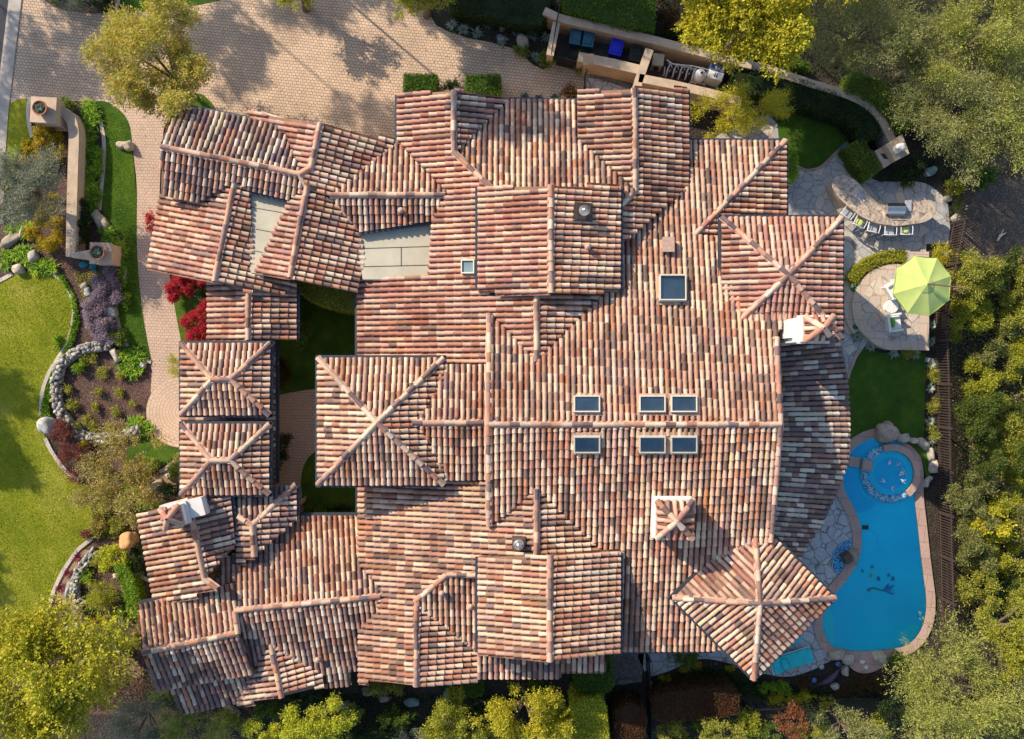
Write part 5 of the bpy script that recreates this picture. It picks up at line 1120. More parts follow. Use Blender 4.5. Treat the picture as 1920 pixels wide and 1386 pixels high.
# ---------------------------------------------------------------- vegetation
PALS = {
 'yg': [(0.541, 0.517, 0.034), (0.400, 0.431, 0.034), (0.721, 0.621, 0.069), (0.260, 0.294, 0.028)],
 'yo': [(.62, .58, .10), (.46, .46, .06), (.70, .65, .24), (.26, .29, .04), (.70, .45, .10)],
 'gold': [(0.750, 0.638, 0.041), (0.635, 0.576, 0.041), (0.476, 0.455, 0.041), (0.317, 0.334, 0.041)],
 'lime': [(0.539, 0.580, 0.041), (0.413, 0.464, 0.041), (0.667, 0.637, 0.069)],
 'olive': [(.40, .40, .13), (.30, .32, .10), (.50, .48, .20), (.18, .21, .06)],
 'oliveg': [(.46, .47, .09), (.34, .37, .07), (.55, .53, .16), (.22, .26, .05)],
 'silver': [(0.331, 0.359, 0.262), (0.248, 0.276, 0.193), (0.442, 0.455, 0.331), (0.179, 0.207, 0.124)],
 'dusk': [(0.213, 0.241, 0.070), (0.300, 0.310, 0.080), (0.150, 0.172, 0.050), (0.400, 0.380, 0.140)],
 'green': [(0.167, 0.248, 0.034), (0.242, 0.314, 0.041), (0.112, 0.182, 0.028)],
 'deep': [(.045, .08, .02), (.065, .11, .025), (.035, .06, .02)],
 'box': [(0.097, 0.193, 0.017), (0.152, 0.262, 0.021), (0.069, 0.138, 0.017)],
 'goldhedge': [(0.410, 0.431, 0.041), (0.559, 0.530, 0.055), (0.261, 0.298, 0.034)],
 'strap': [(.24, .42, .03), (.38, .52, .04), (.14, .28, .02)],
 'mixg': [(0.289, 0.341, 0.048), (0.456, 0.448, 0.069), (0.186, 0.233, 0.041), (0.621, 0.538, 0.097)],
 'red': [(.66, .008, .07), (.52, .006, .05), (.78, .03, .14), (.60, .01, .06), (.14, .22, .02)],
 'purple': [(.42, .31, .44), (.50, .38, .52), (.34, .25, .36), (.26, .27, .14)],
 'yelflower': [(.72, .50, .01), (.62, .44, .02), (.26, .26, .04), (.16, .18, .03), (.55, .42, .03)],
 'maroon': [(.20, .045, .04), (.30, .09, .07), (.13, .03, .03), (.34, .16, .12)],
 'rust': [(.15, .055, .02), (.10, .05, .02), (.07, .06, .02)],
 'speck': [(0.352, 0.332, 0.069), (0.469, 0.393, 0.097), (0.235, 0.249, 0.048), (0.563, 0.414, 0.124)],
}
ga = lambda n: rng.normal(size=(n, 3))
def nrm(a): return a / np.maximum(np.linalg.norm(a, axis=1, keepdims=True), 1e-6)
class Leaves:
    def __init__(s): s.v = []; s.c = []
    def quads(s, p, ax, l, w, col, flat=.0):
        n = len(p); r = ga(n); r[:, 2] += 0
        side = nrm(np.cross(ax, r)); 
        l = l[:, None]; w = w[:, None]
        s.v.append(np.stack([p, p + ax * l * .45 + side * w / 2, p + ax * l, p + ax * l * .45 - side * w / 2], 1)); s.c.append(col)
    def twigs(s, org, dr, tl, k, l, w, pal, spread=.7, lean=None, jit=.05, cv=.22):
        """twigs from org along dr, k leaves on each"""
        T = len(org); t = rng.uniform(0, 1, (T, k, 1)); P = org[:, None] + dr[:, None] * tl * t; P = P.reshape(-1, 3) + ga(T * k) * jit
        ax = nrm(np.repeat(dr, k, 0) + ga(T * k) * spread)
        pc = np.array(pal); base = pc[rng.integers(0, len(pc), T)]; other = pc[rng.integers(0, len(pc), T * k)]
        col = np.repeat(base, k, 0) * .6 + other * .4; col *= rng.uniform(1 - cv, 1 + cv, (T * k, 1))
        s.quads(P, ax, l * rng.uniform(.6, 1.25, T * k), w * rng.uniform(.7, 1.2, T * k), np.clip(col, 0, .9))
    def build(s, name, mat, parent=None, **kw):
        V = np.concatenate(s.v).astype(np.float32); c = np.concatenate(s.c); n = len(V)
        # nothing grows below the ground
        V[:, :, 2] = np.maximum(V[:, :, 2], .03)
        me = bpy.data.meshes.new(name); me.vertices.add(n * 4); me.vertices.foreach_set('co', V.reshape(-1)); me.loops.add(n * 4); me.loops.foreach_set('vertex_index', np.arange(n * 4, dtype=np.int32))
        me.polygons.add(n); me.polygons.foreach_set('loop_start', np.arange(0, n * 4, 4, dtype=np.int32)); me.update(calc_edges=True)
        at = me.color_attributes.new('Col', 'FLOAT_COLOR', 'CORNER'); cc = np.ones((n, 4, 4), dtype=np.float32); cc[:, :, :3] = c[:, None]; at.data.foreach_set('color', cc.ravel())
        me.materials.append(M[mat]); o = bpy.data.objects.new(name, me); C.objects.link(o)
        return reg(o, parent, kw.get('label'), kw.get('cat'), kw.get('group'), kw.get('kind'))
DENS = 1.0
STY = {  # twig length, leaves per twig, leaf length, leaf width, spread, clump radius factor
 'broad': (.35, 9, .13, .085, .9, .34, 'leaf'), 'small': (.25, 9, .085, .05, .9, .30, 'leaf'), 'twig': (.60, 12, .11, .030, .45, .30, 'needle'),
 'needle': (.45, 12, .10, .022, .5, .28, 'needle'), 'fluff': (.5, 10, .13, .05, .7, .30, 'leaf'), 'flower': (.14, 7, .06, .05, 1.2, .30, 'leaf')}
def crown(c, r, n, pal, sty, seed, lobes=None, hollow=.45, up=.35):
    tl, k, l, w, sp, cf, mt = STY[sty]; q = np.random.default_rng(seed); T = int(n * DENS / k)
    nc = lobes or max(8, int(14 + 6 * (r[0] + r[1])))
    d = q.normal(size=(nc, 3)); d[:, 2] = np.abs(d[:, 2]) * .8 - .25; d = nrm(d)
    f = 1 + .20 * np.sin(3 * np.arctan2(d[:, 1], d[:, 0]) + q.uniform(0, 6)) + .12 * np.sin(5 * np.arctan2(d[:, 1], d[:, 0]) + q.uniform(0, 6))
    rr = (q.uniform(.42, 1.0, nc) * f)[:, None]
    cc = np.array(c) + d * rr * np.array(r); cr = cf * min(r[0], r[1]) * q.uniform(.6, 1.25, nc)
    id_ = q.choice(nc, T, p=cr ** 1.5 / np.sum(cr ** 1.5)); u = nrm(q.normal(size=(T, 3))); u[:, 2] = np.where(u[:, 2] < -.3, -u[:, 2], u[:, 2])
    zf = np.array([1, 1, min(1, r[2] / min(r[0], r[1]) * 1.1)])
    org = cc[id_] + u * (cr[id_] * q.uniform(.25, 1.0, T) ** .6)[:, None] * zf
    out = nrm(u * .8 + d[id_] * .6 + q.normal(size=(T, 3)) * .35 + np.array([0, 0, up])); P = PALS[pal]
    lv = Leaves(); pc = [P[i % len(P)] for i in range(nc)]
    org = org - out * tl * .5
    lv.twigs(org, out, tl, k, l, w, P, sp)
    return lv, cc, mt
def tree(px, py, zc, rx, ry, n, pal, sty, label, seed, name='tree', rz=None, cat='tree', group=None, trunk=.16, extra=None, **kw):
    c = W(px, py, zc); s = (H - zc) / H / K; r = (rx * s, ry * s, rz or min(rx, ry) * s * .8)
    e = empty(name, (c.x, c.y, 0), label, cat, group); lv, cc, mt = crown(c, r, n, pal, sty, seed, **kw); q = random.Random(seed)
    if extra: # blossoms of another colour
        ep, en, el = extra; e2, _, _ = crown(c, tuple(x * 1.04 for x in r), en, ep, 'flower', seed, **kw); lv.v += e2.v; lv.c += e2.c
    t = MB(); z0 = max(.4, zc - r[2] * 1.0); lean = Vector((q.uniform(-.2, .2), q.uniform(-.2, .2), 0))
    fork = Vector((c.x, c.y, z0)) + lean
    t.tube([(c.x, c.y, -.05), (c.x + lean.x * .5, c.y + lean.y * .5, z0 * .5), fork], [trunk * 1.35, trunk, trunk * .8], 8)
    for i in range(min(len(cc), 16)):
        a = Vector(cc[i]); m = fork.lerp(a, .5) + Vector((q.uniform(-.2, .2), q.uniform(-.2, .2), .15)); t.tube([fork, m, a, a + (a - m) * .5], [trunk * .55, trunk * .3, trunk * .13, trunk * .05], 5)
    t.build('trunk', 'bark', e); lv.build('crown', mt, e); return e
def shrub(px, py, h, rx, ry, n, pal, sty, label, seed, name='shrub', cat='shrub', group=None, **kw):
    zc = h * .45; c = W(px, py, zc); s = 1 / K; r = (rx * s, ry * s, h * .55); lv, cc, mt = crown(c, r, n, pal, sty, seed, **kw); e = lv.build(name, mt, None, label=label, cat=cat, group=group); return e
def solidhedge(poly, z0, z1, pal, label, n, sm=0, l=.075, w=.05, name='clipped_hedge', group='clipped hedges', cat='hedge', lump=.05, core=.6):
    """clipped hedge: leaves packed over the faces of a block"""
    P = smooth(poly, sm) if sm else poly; P = G(P, z1 * .9); P = P if area(P) > 0 else P[::-1]
    e = empty(name, (*np.mean(P, 0), 0), label, cat, group)
    xs = [p[0] for p in P]; ys = [p[1] for p in P]; pts = []; A = abs(area(P)); per = sum(math.dist(P[i], P[i - 1]) for i in range(len(P))); nt_ = int(n * A / (A + per * (z1 - z0)))
    while len(pts) < nt_:
        m = rng.uniform((min(xs), min(ys)), (max(xs), max(ys)), (nt_ * 2, 2)); pts += [(x, y) for x, y in m if inside(x, y, P)]
    pts = np.array(pts[:nt_]); z = z1 + lump * np.sin(pts[:, 0] * 3.1 + 1) * np.sin(pts[:, 1] * 2.7) + rng.uniform(-.09, .03, nt_)
    a = np.column_stack([pts, z]); ns = n - nt_; Pn = np.array(P); ln = np.array([math.dist(P[i], P[(i + 1) % len(P)]) for i in range(len(P))]); ii = rng.choice(len(P), ns, p=ln / ln.sum()); t = rng.uniform(0, 1, (ns, 1))
    b = Pn[ii] * (1 - t) + Pn[(ii + 1) % len(P)] * t; b = np.column_stack([b + rng.normal(size=(ns, 2)) * .03, rng.uniform(z0, z1, ns)])
    p = np.concatenate([a, b]); lv = Leaves(); pc = np.array(PALS[pal]); col = pc[rng.integers(0, len(pc), len(p))] * rng.uniform(.7, 1.3, (len(p), 1)); ax = nrm(ga(len(p)) + np.array([0, 0, .5]))
    lv.quads(p, ax, l * rng.uniform(.6, 1.3, len(p)), w * rng.uniform(.7, 1.2, len(p)), col); lv.build('foliage', 'leaf', e)
    mb = MB(); Q = offset(P, -.07); c0 = tuple(x * .55 for x in PALS[pal][0]); mb.prism(Q, 0, z1 - .1, c0); mb.build('hedge_core', 'leaf', e); return e  # added solid core in darkened leaf colour, keeps the hedge opaque
def bandpoly(pts, w):
    P = [Vector(p) for p in smooth(pts, 5, False)]; a = []; b = []; n = len(P)
    for i in range(n):
        t = (P[min(i + 1, n - 1)] - P[max(i - 1, 0)]).normalized(); q = Vector((-t.y, t.x)); ww = w / 2 * (1 + .1 * math.sin(i * 1.7)); a.append(P[i] + q * ww); b.append(P[i] - q * ww)
    return [tuple(p) for p in a + b[::-1]]
def spiky(px, py, r, label, col, name='agave', cat='agave', group=None, n=34, w=.035, rise=.9, tip=None, droop=.25):
    c = W(px, py, .15); mb = MB(); spikes(mb, (c.x, c.y, .03), n, r / K, w, col, rise, .3, droop, tip, seed=int(px * 7 + py)); mb.build(name, 'needle', label=label, cat=cat, group=group)
def scatter(poly, n, pal, name, l=.09, w=.05, hmax=.18, label=None, cat='ground cover', z=.03, up=.5, mat='leaf'):
    P = G(poly); xs = [p[0] for p in P]; ys = [p[1] for p in P]; pts = []
    while len(pts) < n:
        m = rng.uniform((min(xs), min(ys)), (max(xs), max(ys)), (n, 2)); pts += [(x, y) for x, y in m if inside(x, y, P)]
    pts = np.array(pts[:n]); hm = hmax * (.5 + .5 * np.sin(pts[:, 0] * 1.9 + 2 * np.sin(pts[:, 1])) * np.sin(pts[:, 1] * 2.3 + 1.5 * np.cos(pts[:, 0] * .8))) ** 1.2
    p = np.column_stack([pts, z + hm * rng.uniform(0, 1, n)]); lv = Leaves(); pc = np.array(PALS[pal]); idx = (np.abs(np.sin(pts[:, 0] * .9 + pts[:, 1] * .7)) * len(pc)).astype(int) % len(pc); alt = rng.integers(0, len(pc), n); idx = np.where(rng.random(n) < .5, idx, alt)
    lv.quads(p, nrm(ga(n) + np.array([0, 0, up])), l * rng.uniform(.6, 1.3, n), w * rng.uniform(.6, 1.2, n), pc[idx] * rng.uniform(.7, 1.3, (n, 1))); lv.build(name, mat, label=label, cat=cat, kind='stuff')

# --- trees in view
T = tree
T(300, 124, 3.3, 104, 112, 44000, 'yo', 'fluff', 'loose yellow olive tree standing between the driveway and the walkway', 21, trunk=.12, lobes=34)
T(790, -14, 2.4, 72, 52, 11000, 'goldhedge', 'small', 'yellow green tree poking in at the top of the driveway', 22); T(552, -22, 2.2, 55, 40, 6000, 'goldhedge', 'small', 'small yellow green tree tip at the top edge above the middle of the driveway', 23)
T(1412, 22, 5, 148, 92, 42000, 'gold', 'broad', 'big golden yellow tree above the pool equipment', 24, trunk=.2, lobes=60)
T(1625, 60, 3.6, 110, 92, 22000, 'dusk', 'twig', 'dusky grey green tree right of the golden tree', 25, lobes=46); T(1842, 60, 4, 125, 85, 32000, 'oliveg', 'twig', 'wide olive green tree in the top right corner', 26, lobes=46)
T(1790, 215, 3.4, 108, 98, 32000, 'olive', 'twig', 'feathery olive tree above the outdoor fireplace', 27, lobes=40); T(1890, 240, 3.8, 75, 85, 14000, 'oliveg', 'twig', 'feathery green tree at the right edge beside the olive above the fireplace', 28)
T(1730, 110, 2.4, 60, 60, 9000, 'dusk', 'twig', 'low grey green tree between the dusky tree and the top right corner tree', 29)
T(1378, 212, 2.4, 84, 50, 20000, 'gold', 'needle', 'small golden feathery tree leaning over the roof corner beside the shaded lawn', 30, trunk=.07, lobes=38, up=.1)
T(58, 355, 2.8, 74, 68, 24000, 'silver', 'twig', 'silver green olive tree left of the garden wall', 31, trunk=.1, lobes=36)
PALS['speckf'] = [(.70, .50, .30), (.62, .42, .26), (.55, .45, .28)]
T(228, 893, 2.2, 76, 95, 15000, 'speck', 'small', 'thin speckled tree with peach coloured blossoms left of the entry pavilions', 32, trunk=.09, extra=('speckf', 3400, 1), lobes=44)
T(75, 1255, 5.5, 160, 135, 42000, 'yg', 'broad', 'huge yellow green tree filling the bottom left corner', 33, trunk=.25, lobes=80)
T(262, 1352, 2.6, 55, 48, 9000, 'silver', 'twig', 'silvery shrub like tree at the bottom, below the lower left eave', 34, trunk=.07); T(217, 1187, 1.8, 36, 34, 6000, 'olive', 'twig', 'small olive tree beside the bottom left corner of the roof', 35, trunk=.06)
T(372, 1368, 2.6, 78, 36, 9000, 'oliveg', 'twig', 'olive green tree at the bottom edge right of the silvery one', 36, trunk=.07); T(590, 1352, 3, 72, 48, 13000, 'lime', 'small', 'bright lime green round tree at the bottom edge', 37, trunk=.08); T(500, 1375, 2.6, 40, 28, 5000, 'lime', 'small', 'lime green bush like tree left of the bright lime tree', 38, trunk=.06)
T(842, 1352, 3, 50, 48, 9000, 'goldhedge', 'small', 'yellow green tree at the bottom between the gable and the clipped hedges', 39, trunk=.08); T(985, 1338, 3.4, 78, 58, 16000, 'gold', 'small', 'sunlit yellow tree below the lower raised block', 40, trunk=.09); T(915, 1385, 2.4, 40, 30, 5000, 'goldhedge', 'small', 'small yellow green tree at the bottom edge left of the sunlit yellow tree', 41, trunk=.06)
T(1788, 1296, 3.4, 128, 108, 36000, 'oliveg', 'twig', 'largest pale olive tree at the bottom right below the pool', 42, trunk=.18, lobes=60); T(1898, 1190, 2.6, 60, 85, 13000, 'goldhedge', 'small', 'pale green tree at the right edge beside the large olive', 43); T(1902, 1345, 2.6, 60, 60, 9000, 'dusk', 'small', 'dark green tree in the bottom right corner', 44)
T(1590, 1368, 2.6, 72, 40, 10000, 'olive', 'twig', 'soft olive green tree at the bottom edge left of the largest olive', 45, trunk=.07); T(1350, 1376, 2, 45, 26, 5000, 'mixg', 'small', 'mid green bush like tree at the bottom edge right of the long rust hedge', 46, trunk=.05)
# trees beyond the frame that shade the driveway and the lawn (placed by their feet)
def shade(gx, gy, z, r_, n_, label, seed, group):
    k = H / (H - z); tree(CX + (gx - CX) * k, CY + (gy - CY) * k, z, r_ * k, r_ * k * .85, n_, 'green', 'broad', label, seed, group=group, lobes=30, trunk=.045)
ord_ = ['first', 'second', 'third', 'fourth', 'fifth', 'sixth', 'seventh', 'eighth', 'ninth', 'tenth', 'eleventh', 'twelfth', 'thirteenth', 'fourteenth', 'fifteenth']
for i, (x, y, z, r_, n_) in enumerate(((-240, -200, 7.2, 95, 11000), (-330, -120, 7.2, 90, 9000), (-90, -290, 7.2, 95, 11000), (50, -225, 7.4, 90, 11000), (190, -320, 7.6, 90, 10000), (640, -150, 7.2, 80, 10000), (430, -320, 7.2, 80, 8000), (600, -270, 7.4, 90, 11000), (700, -240, 7.2, 95, 11000), (800, -160, 7.0, 90, 11000), (950, -180, 7.0, 95, 12000), (520, -110, 13.5, 60, 9000), (120, -260, 12, 70, 4500), (1240, 0, 6.4, 78, 12000), (1330, -60, 7.5, 85, 12000))):
    shade(x, y, z, r_, n_, 'tall green tree beyond the top edge, %s in the row from the left' % ord_[i], 100 + i, 'tall trees beyond the driveway')
for i, (x, y, r_, lb) in enumerate(((-330, 480, 85, 'upper'), (-370, 800, 85, 'lower'), (-280, 620, 45, 'middle'))):
    c = W(x, y, 0); k = H / (H - 6); tree(CX + c.x * K * k, CY - c.y * K * k, 6, r_, r_, 12000, 'green', 'broad', 'tree across the road that shades the big lawn, the %s one' % lb, 110 + i, group='trees across the road', lobes=34)

# --- shrubs and flowers, left garden
S = shrub
S(85, 278, 1.2, 46, 26, 15000, 'yelflower', 'flower', 'yellow flowering bush between the upper pillar and the olive tree', 50); S(92, 428, 1.2, 34, 58, 16000, 'yelflower', 'flower', 'tall patch of yellow flowering bush left of the lower wall', 51)
S(343, 535, 1.1, 32, 25, 22000, 'red', 'flower', 'bright red flowering bush beneath the left gable corner', 52); S(372, 606, 1.3, 26, 42, 22000, 'red', 'flower', 'upright bright red flowering bush against the small gable wall', 53); S(288, 420, 1.6, 6, 22, 1500, 'red', 'flower', 'thin strip of red flowers at the left eave', 54)
S(200, 542, .8, 29, 34, 11000, 'purple', 'flower', 'purple flowering shrub, top one of the three', 55, group='purple flowering shrubs'); S(181, 588, .8, 28, 33, 11000, 'purple', 'flower', 'purple flowering shrub, middle one of the three', 56, group='purple flowering shrubs'); S(194, 620, .8, 24, 24, 11000, 'purple', 'flower', 'purple flowering shrub, lowest one above the dry stone planter', 57, group='purple flowering shrubs'); S(165, 882, .7, 12, 20, 1500, 'purple', 'flower', 'small purple flowering shrub beside the speckled tree', 58)
S(118, 805, .9, 20, 20, 3800, 'maroon', 'needle', 'dark red feathery grass beside the grey boulder', 59, name='red_grass'); S(140, 852, 1.0, 27, 26, 5000, 'maroon', 'needle', 'larger dark red feathery grass at the lawn edge', 60, name='red_grass'); S(146, 886, .8, 16, 16, 2200, 'maroon', 'needle', 'lowest dark red feathery grass beside the purple shrub', 61, name='red_grass'); S(160, 832, .6, 9, 9, 900, 'yelflower', 'flower', 'small yellow flower clump beside the dark red grass', 62)
def straps(px, py, rx, ry, n, label, pal='strap', seed=1, group=None, ln=.40):
    q = random.Random(seed); mb = MB()
    for i in range(int(n * 1.7)):
        a = q.uniform(0, 6.28); r = math.sqrt(q.random()); c = W(px + rx * r * math.cos(a), py + ry * r * math.sin(a), .3); k = q.choice(PALS[pal]); spikes(mb, (c.x, c.y, .12), 17, ln, .026, k, 1.1, .35, .4, seed=q.random())
    mb.build('strappy_plant', 'needle', label=label, cat='plant', group=group)
straps(165, 225, 16, 36, 26, 'long strappy green hedge beside the garden wall, upper stretch', seed=2); straps(168, 300, 17, 42, 30, 'long strappy green hedge beside the garden wall, middle stretch', seed=3); straps(164, 366, 20, 28, 24, 'long strappy green hedge beside the garden wall, lower stretch', seed=4)
straps(200, 438, 16, 12, 10, 'strappy plant right of the slab boulder', seed=5); straps(222, 484, 13, 32, 16, 'strappy plants right of the lower pillar', seed=6); straps(216, 525, 10, 14, 7, 'strappy plant at the end of the lower pillar row', seed=7)
straps(244, 677, 24, 26, 22, 'bright strappy clump between the dry stone planter and the walkway', seed=8); straps(258, 803, 22, 16, 13, 'bright strappy clump at the foot of the mulch bed', seed=9)
straps(35, 430, 24, 14, 10, 'strappy clump below the olive tree, upper left', seed=10); straps(38, 480, 20, 18, 14, 'strappy clump beside the tan boulder', seed=11); straps(80, 500, 24, 14, 12, 'strappy clump at the top of the big lawn', seed=12); straps(8, 488, 12, 14, 6, 'strappy clump at the left frame edge', seed=13)
S(158, 425, .8, 14, 50, 4000, 'deep', 'small', 'low dark shrub between the garden wall and the slab boulder', 63); S(128, 200, .6, 14, 12, 1500, 'green', 'small', 'small green shrub beside the upper pillar', 64); S(75, 250, .5, 9, 8, 800, 'silver', 'small', 'tiny grey green shrub below the upper pillar', 65); S(225, 632, .7, 13, 15, 1800, 'green', 'small', 'green shrub below the purple flowers', 66)
for i, (x, y, r_, lb) in enumerate(((186, 735, 8, 'upper left'), (224, 737, 8, 'upper centre'), (193, 700, 10, 'top'), (178, 765, 7, 'centre left'), (216, 773, 8, 'centre'), (162, 787, 7, 'lower left'), (204, 802, 7, 'bottom'), (178, 800, 13, 'largest, bottom left'), (228, 706, 8, 'top right'), (170, 668, 14, 'wide, top left'), (248, 757, 5, 'smallest, right'), (129, 730, 8, 'beside the stones on the left'), (138, 760, 12, 'yellow green, beside the stones at lower left'))):
    S(x, y, .3, r_, r_, 60 * r_, 'mixg', 'flower', 'small young plant in the mulch bed, ' + lb, 70 + i, name='young_plant', cat='plant', group='young plants in the mulch bed')
scatter([(104, 510), (122, 520), (142, 555), (152, 600), (142, 640), (112, 690), (100, 720), (95, 770), (110, 800), (96, 812), (80, 770), (86, 730), (100, 695), (130, 640), (141, 590), (134, 555), (118, 528)], 9000, 'strap', 'ground_cover', label='bright green low plants between the big lawn edging and the beds', hmax=.25)
S(190, 1112, 1.1, 27, 26, 6500, 'goldhedge', 'needle', 'round feathery palm like plant in the bottom left bed', 90, name='feather_palm', up=.1); S(212, 1042, 1.0, 28, 22, 4500, 'lime', 'small', 'lime green bush above the feathery palm', 91); S(185, 1048, .6, 10, 12, 1100, 'mixg', 'small', 'little green bush against the short dry stone wall', 92)
solidhedge(bandpoly([(225, 1058), (238, 1090), (248, 1125), (256, 1155)], 24), 0, .9, 'strap', 'lime green hedge strip curving down to the roof corner', 3800)
S(165, 1152, .5, 14, 14, 1500, 'deep', 'small', 'dark bush below the short dry stone wall', 93); S(222, 1152, .5, 12, 10, 1100, 'strap', 'small', 'yellow green bush above the small olive tree', 94); S(165, 1078, .4, 8, 10, 700, 'strap', 'small', 'tiny lime bush left of the feathery palm', 95); S(180, 1165, .6, 10, 9, 900, 'yelflower', 'flower', 'small yellow flower below the feathery palm', 96); S(195, 1190, .9, 22, 18, 2500, 'mixg', 'small', 'green bush left of the small olive tree', 97); S(262, 1180, 1.0, 12, 40, 2800, 'mixg', 'small', 'green bush along the lower left wall', 98)
for x, y, r_, lb in ((145, 1046, 15, 'uppermost'), (127, 1076, 14, 'second from the top'), (113, 1103, 14, 'third from the top'), (107, 1136, 17, 'largest, fourth from the top'), (92, 1168, 12, 'lowest')):
    spiky(x, y, r_, 'dark red spiky plant on the bare path edge, ' + lb, (.25, .05, .07), 'cordyline', 'plant', 'red spiky plants beside the big lawn', 42, .022, 1.0)
S(333, 690, 1.0, 16, 20, 1800, 'goldhedge', 'needle', 'palm fronds at the wall of the upper entry pavilion', 120, name='feather_palm', up=.1); S(332, 878, .8, 14, 14, 1600, 'green', 'small', 'dark green shrub at the foot of the lower entry pavilion', 121); S(322, 918, .8, 18, 12, 1600, 'deep', 'small', 'dark shrub above the far left chimney', 122); S(340, 862, .7, 8, 14, 800, 'mixg', 'small', 'pale green shrub against the lower entry pavilion', 123); S(285, 945, .6, 26, 8, 1400, 'strap', 'small', 'low bright shrub along the white parapet', 124)
S(262, 1040, .8, 10, 34, 1800, 'deep', 'small', 'dark shrub strip between the orange stump and the house', 125); S(378, 545, .9, 14, 12, 1500, 'deep', 'small', 'dark shrub right of the upper red flower bush', 126)
S(140, 8, .9, 34, 14, 2600, 'silver', 'twig', 'grey green shrub in the bed at the top left', 127); S(190, 6, .9, 24, 14, 2000, 'deep', 'small', 'dark green shrub in the bed at the top left', 128); S(110, 0, .8, 16, 10, 1200, 'dusk', 'small', 'small dusky shrub at the top left corner of the bed', 129)
# --- along the garage and bins
solidhedge([(758, 141), (818, 141), (817, 177), (758, 177)], 0, 1.35, 'box', 'square clipped box hedge left of the top garage gable', 6500); solidhedge([(875, 142), (937, 142), (936, 176), (875, 176)], 0, 1.35, 'box', 'square clipped box hedge right of the top garage gable', 6500)
S(848, 163, .6, 18, 9, 1400, 'deep', 'small', 'small dark plant between the two square box hedges', 130); S(1088, 119, .9, 13, 17, 1800, 'green', 'small', 'round green shrub beside the yard gate', 131); S(1023, 113, .8, 14, 12, 1600, 'green', 'small', 'round green bush at the driveway edge left of the bin gate', 132); S(1070, 176, .7, 12, 16, 1400, 'rust', 'small', 'brown red bush in the corner below the yard gate', 133); S(980, 97, .6, 12, 9, 1000, 'green', 'small', 'green bush below the brown boulder', 134)
for x, y, r_, lb in ((848, 45, 16, 'leftmost of the driveway row'), (868, 54, 16, 'second of the driveway row'), (892, 60, 17, 'third of the driveway row'), (942, 75, 17, 'right of the dark blue grey rock'), (999, 66, 15, 'between the brown boulder and the railing'), (1004, 106, 16, 'next to the round green bush'), (1024, 68, 15, 'nearest the black railing'), (968, 60, 13, 'above the brown boulder'), (912, 45, 12, 'small, behind the driveway row')):
    spiky(x, y, r_, 'pale blue green striped agave, ' + lb, (.16, .27, .22), group='agaves beside the driveway and bins', tip=(.36, .42, .34))
for x, y, lb in ((985, 182, 'left'), (1010, 184, 'middle'), (1040, 184, 'right')): spiky(x, y, 11, 'small dark agave under the garage eave, the %s one' % lb, (.08, .16, .12), group='agaves under the garage eave')
solidhedge([(838, -20), (1040, -20), (1030, 28), (1015, 52), (960, 46), (900, 30), (842, 18)], 0, 1.2, 'deep', 'dark hedge mass above the driveway agaves', 9000, lump=.2); solidhedge([(1052, -30), (1228, -30), (1226, 58), (1180, 55), (1120, 40), (1060, 22)], 0, 1.8, 'box', 'deep green hedge above the bins', 13000, lump=.15)
S(1250, 40, 1.0, 22, 30, 2500, 'rust', 'small', 'dark brown shrub between the hedge and the golden tree', 135)
# --- north garden hedges
solidhedge(bandpoly([(1372, 142), (1420, 155), (1480, 168), (1540, 190), (1590, 205), (1620, 232), (1632, 262)], 44), 0, 1.25, 'deep', 'dark curved hedge between the shaded lawn and the retaining wall', 17000, lump=.12)
solidhedge(bandpoly([(1592, 150), (1640, 172), (1680, 210), (1698, 240)], 40), 0, 1.6, 'green', 'curved hedge outside the retaining wall', 10000, lump=.15); solidhedge(bandpoly([(1602, 268), (1620, 300), (1640, 325)], 34), 0, 1.2, 'green', 'hedge block between the patio and the stone fireplace', 6000)
solidhedge([(1474, 275), (1493, 285), (1497, 330), (1480, 347), (1474, 340)], 0, 1.3, 'strap', 'narrow hedge at the corner of the roof and patio', 2600); solidhedge([(1250, 60), (1400, 98), (1520, 130), (1518, 118), (1400, 80), (1260, 46)], 0, .7, 'box', 'low hedge strip above the long retaining wall', 6000)
S(1690, 335, .8, 34, 14, 2600, 'deep', 'small', 'low dark shrub between the fireplace and the bar patio', 136); S(1715, 310, .8, 16, 12, 1400, 'deep', 'small', 'small dark shrub right of the fireplace', 137)
boulder(1745, 322, 13, 8, .3, (.24, .34, .34), 'grey green boulder below the feathery olive tree', 50, .5)
spiky(1810, 333, 13, 'pale blue agave beneath the top right trees', (.20, .34, .38), group='agaves near the picket fence'); S(1840, 330, .9, 30, 20, 3000, 'box', 'small', 'bright green shrub beneath the right edge tree', 138)
S(1790, 350, .6, 18, 12, 1500, 'goldhedge', 'small', 'yellow green tuft at the top of the picket fence', 139); S(1768, 480, .7, 20, 18, 2200, 'gold', 'needle', 'golden feathery tuft right of the umbrella', 140); S(1795, 385, .5, 9, 14, 800, 'green', 'needle', 'thin grass tuft beside the cream boulder', 141)
solidhedge(bandpoly([(1597, 526), (1612, 507), (1635, 491), (1665, 481), (1697, 480)], 20), 0, .55, 'goldhedge', 'golden clipped hedge curving round the round terrace', 5500, lump=.02, l=.06, w=.045)
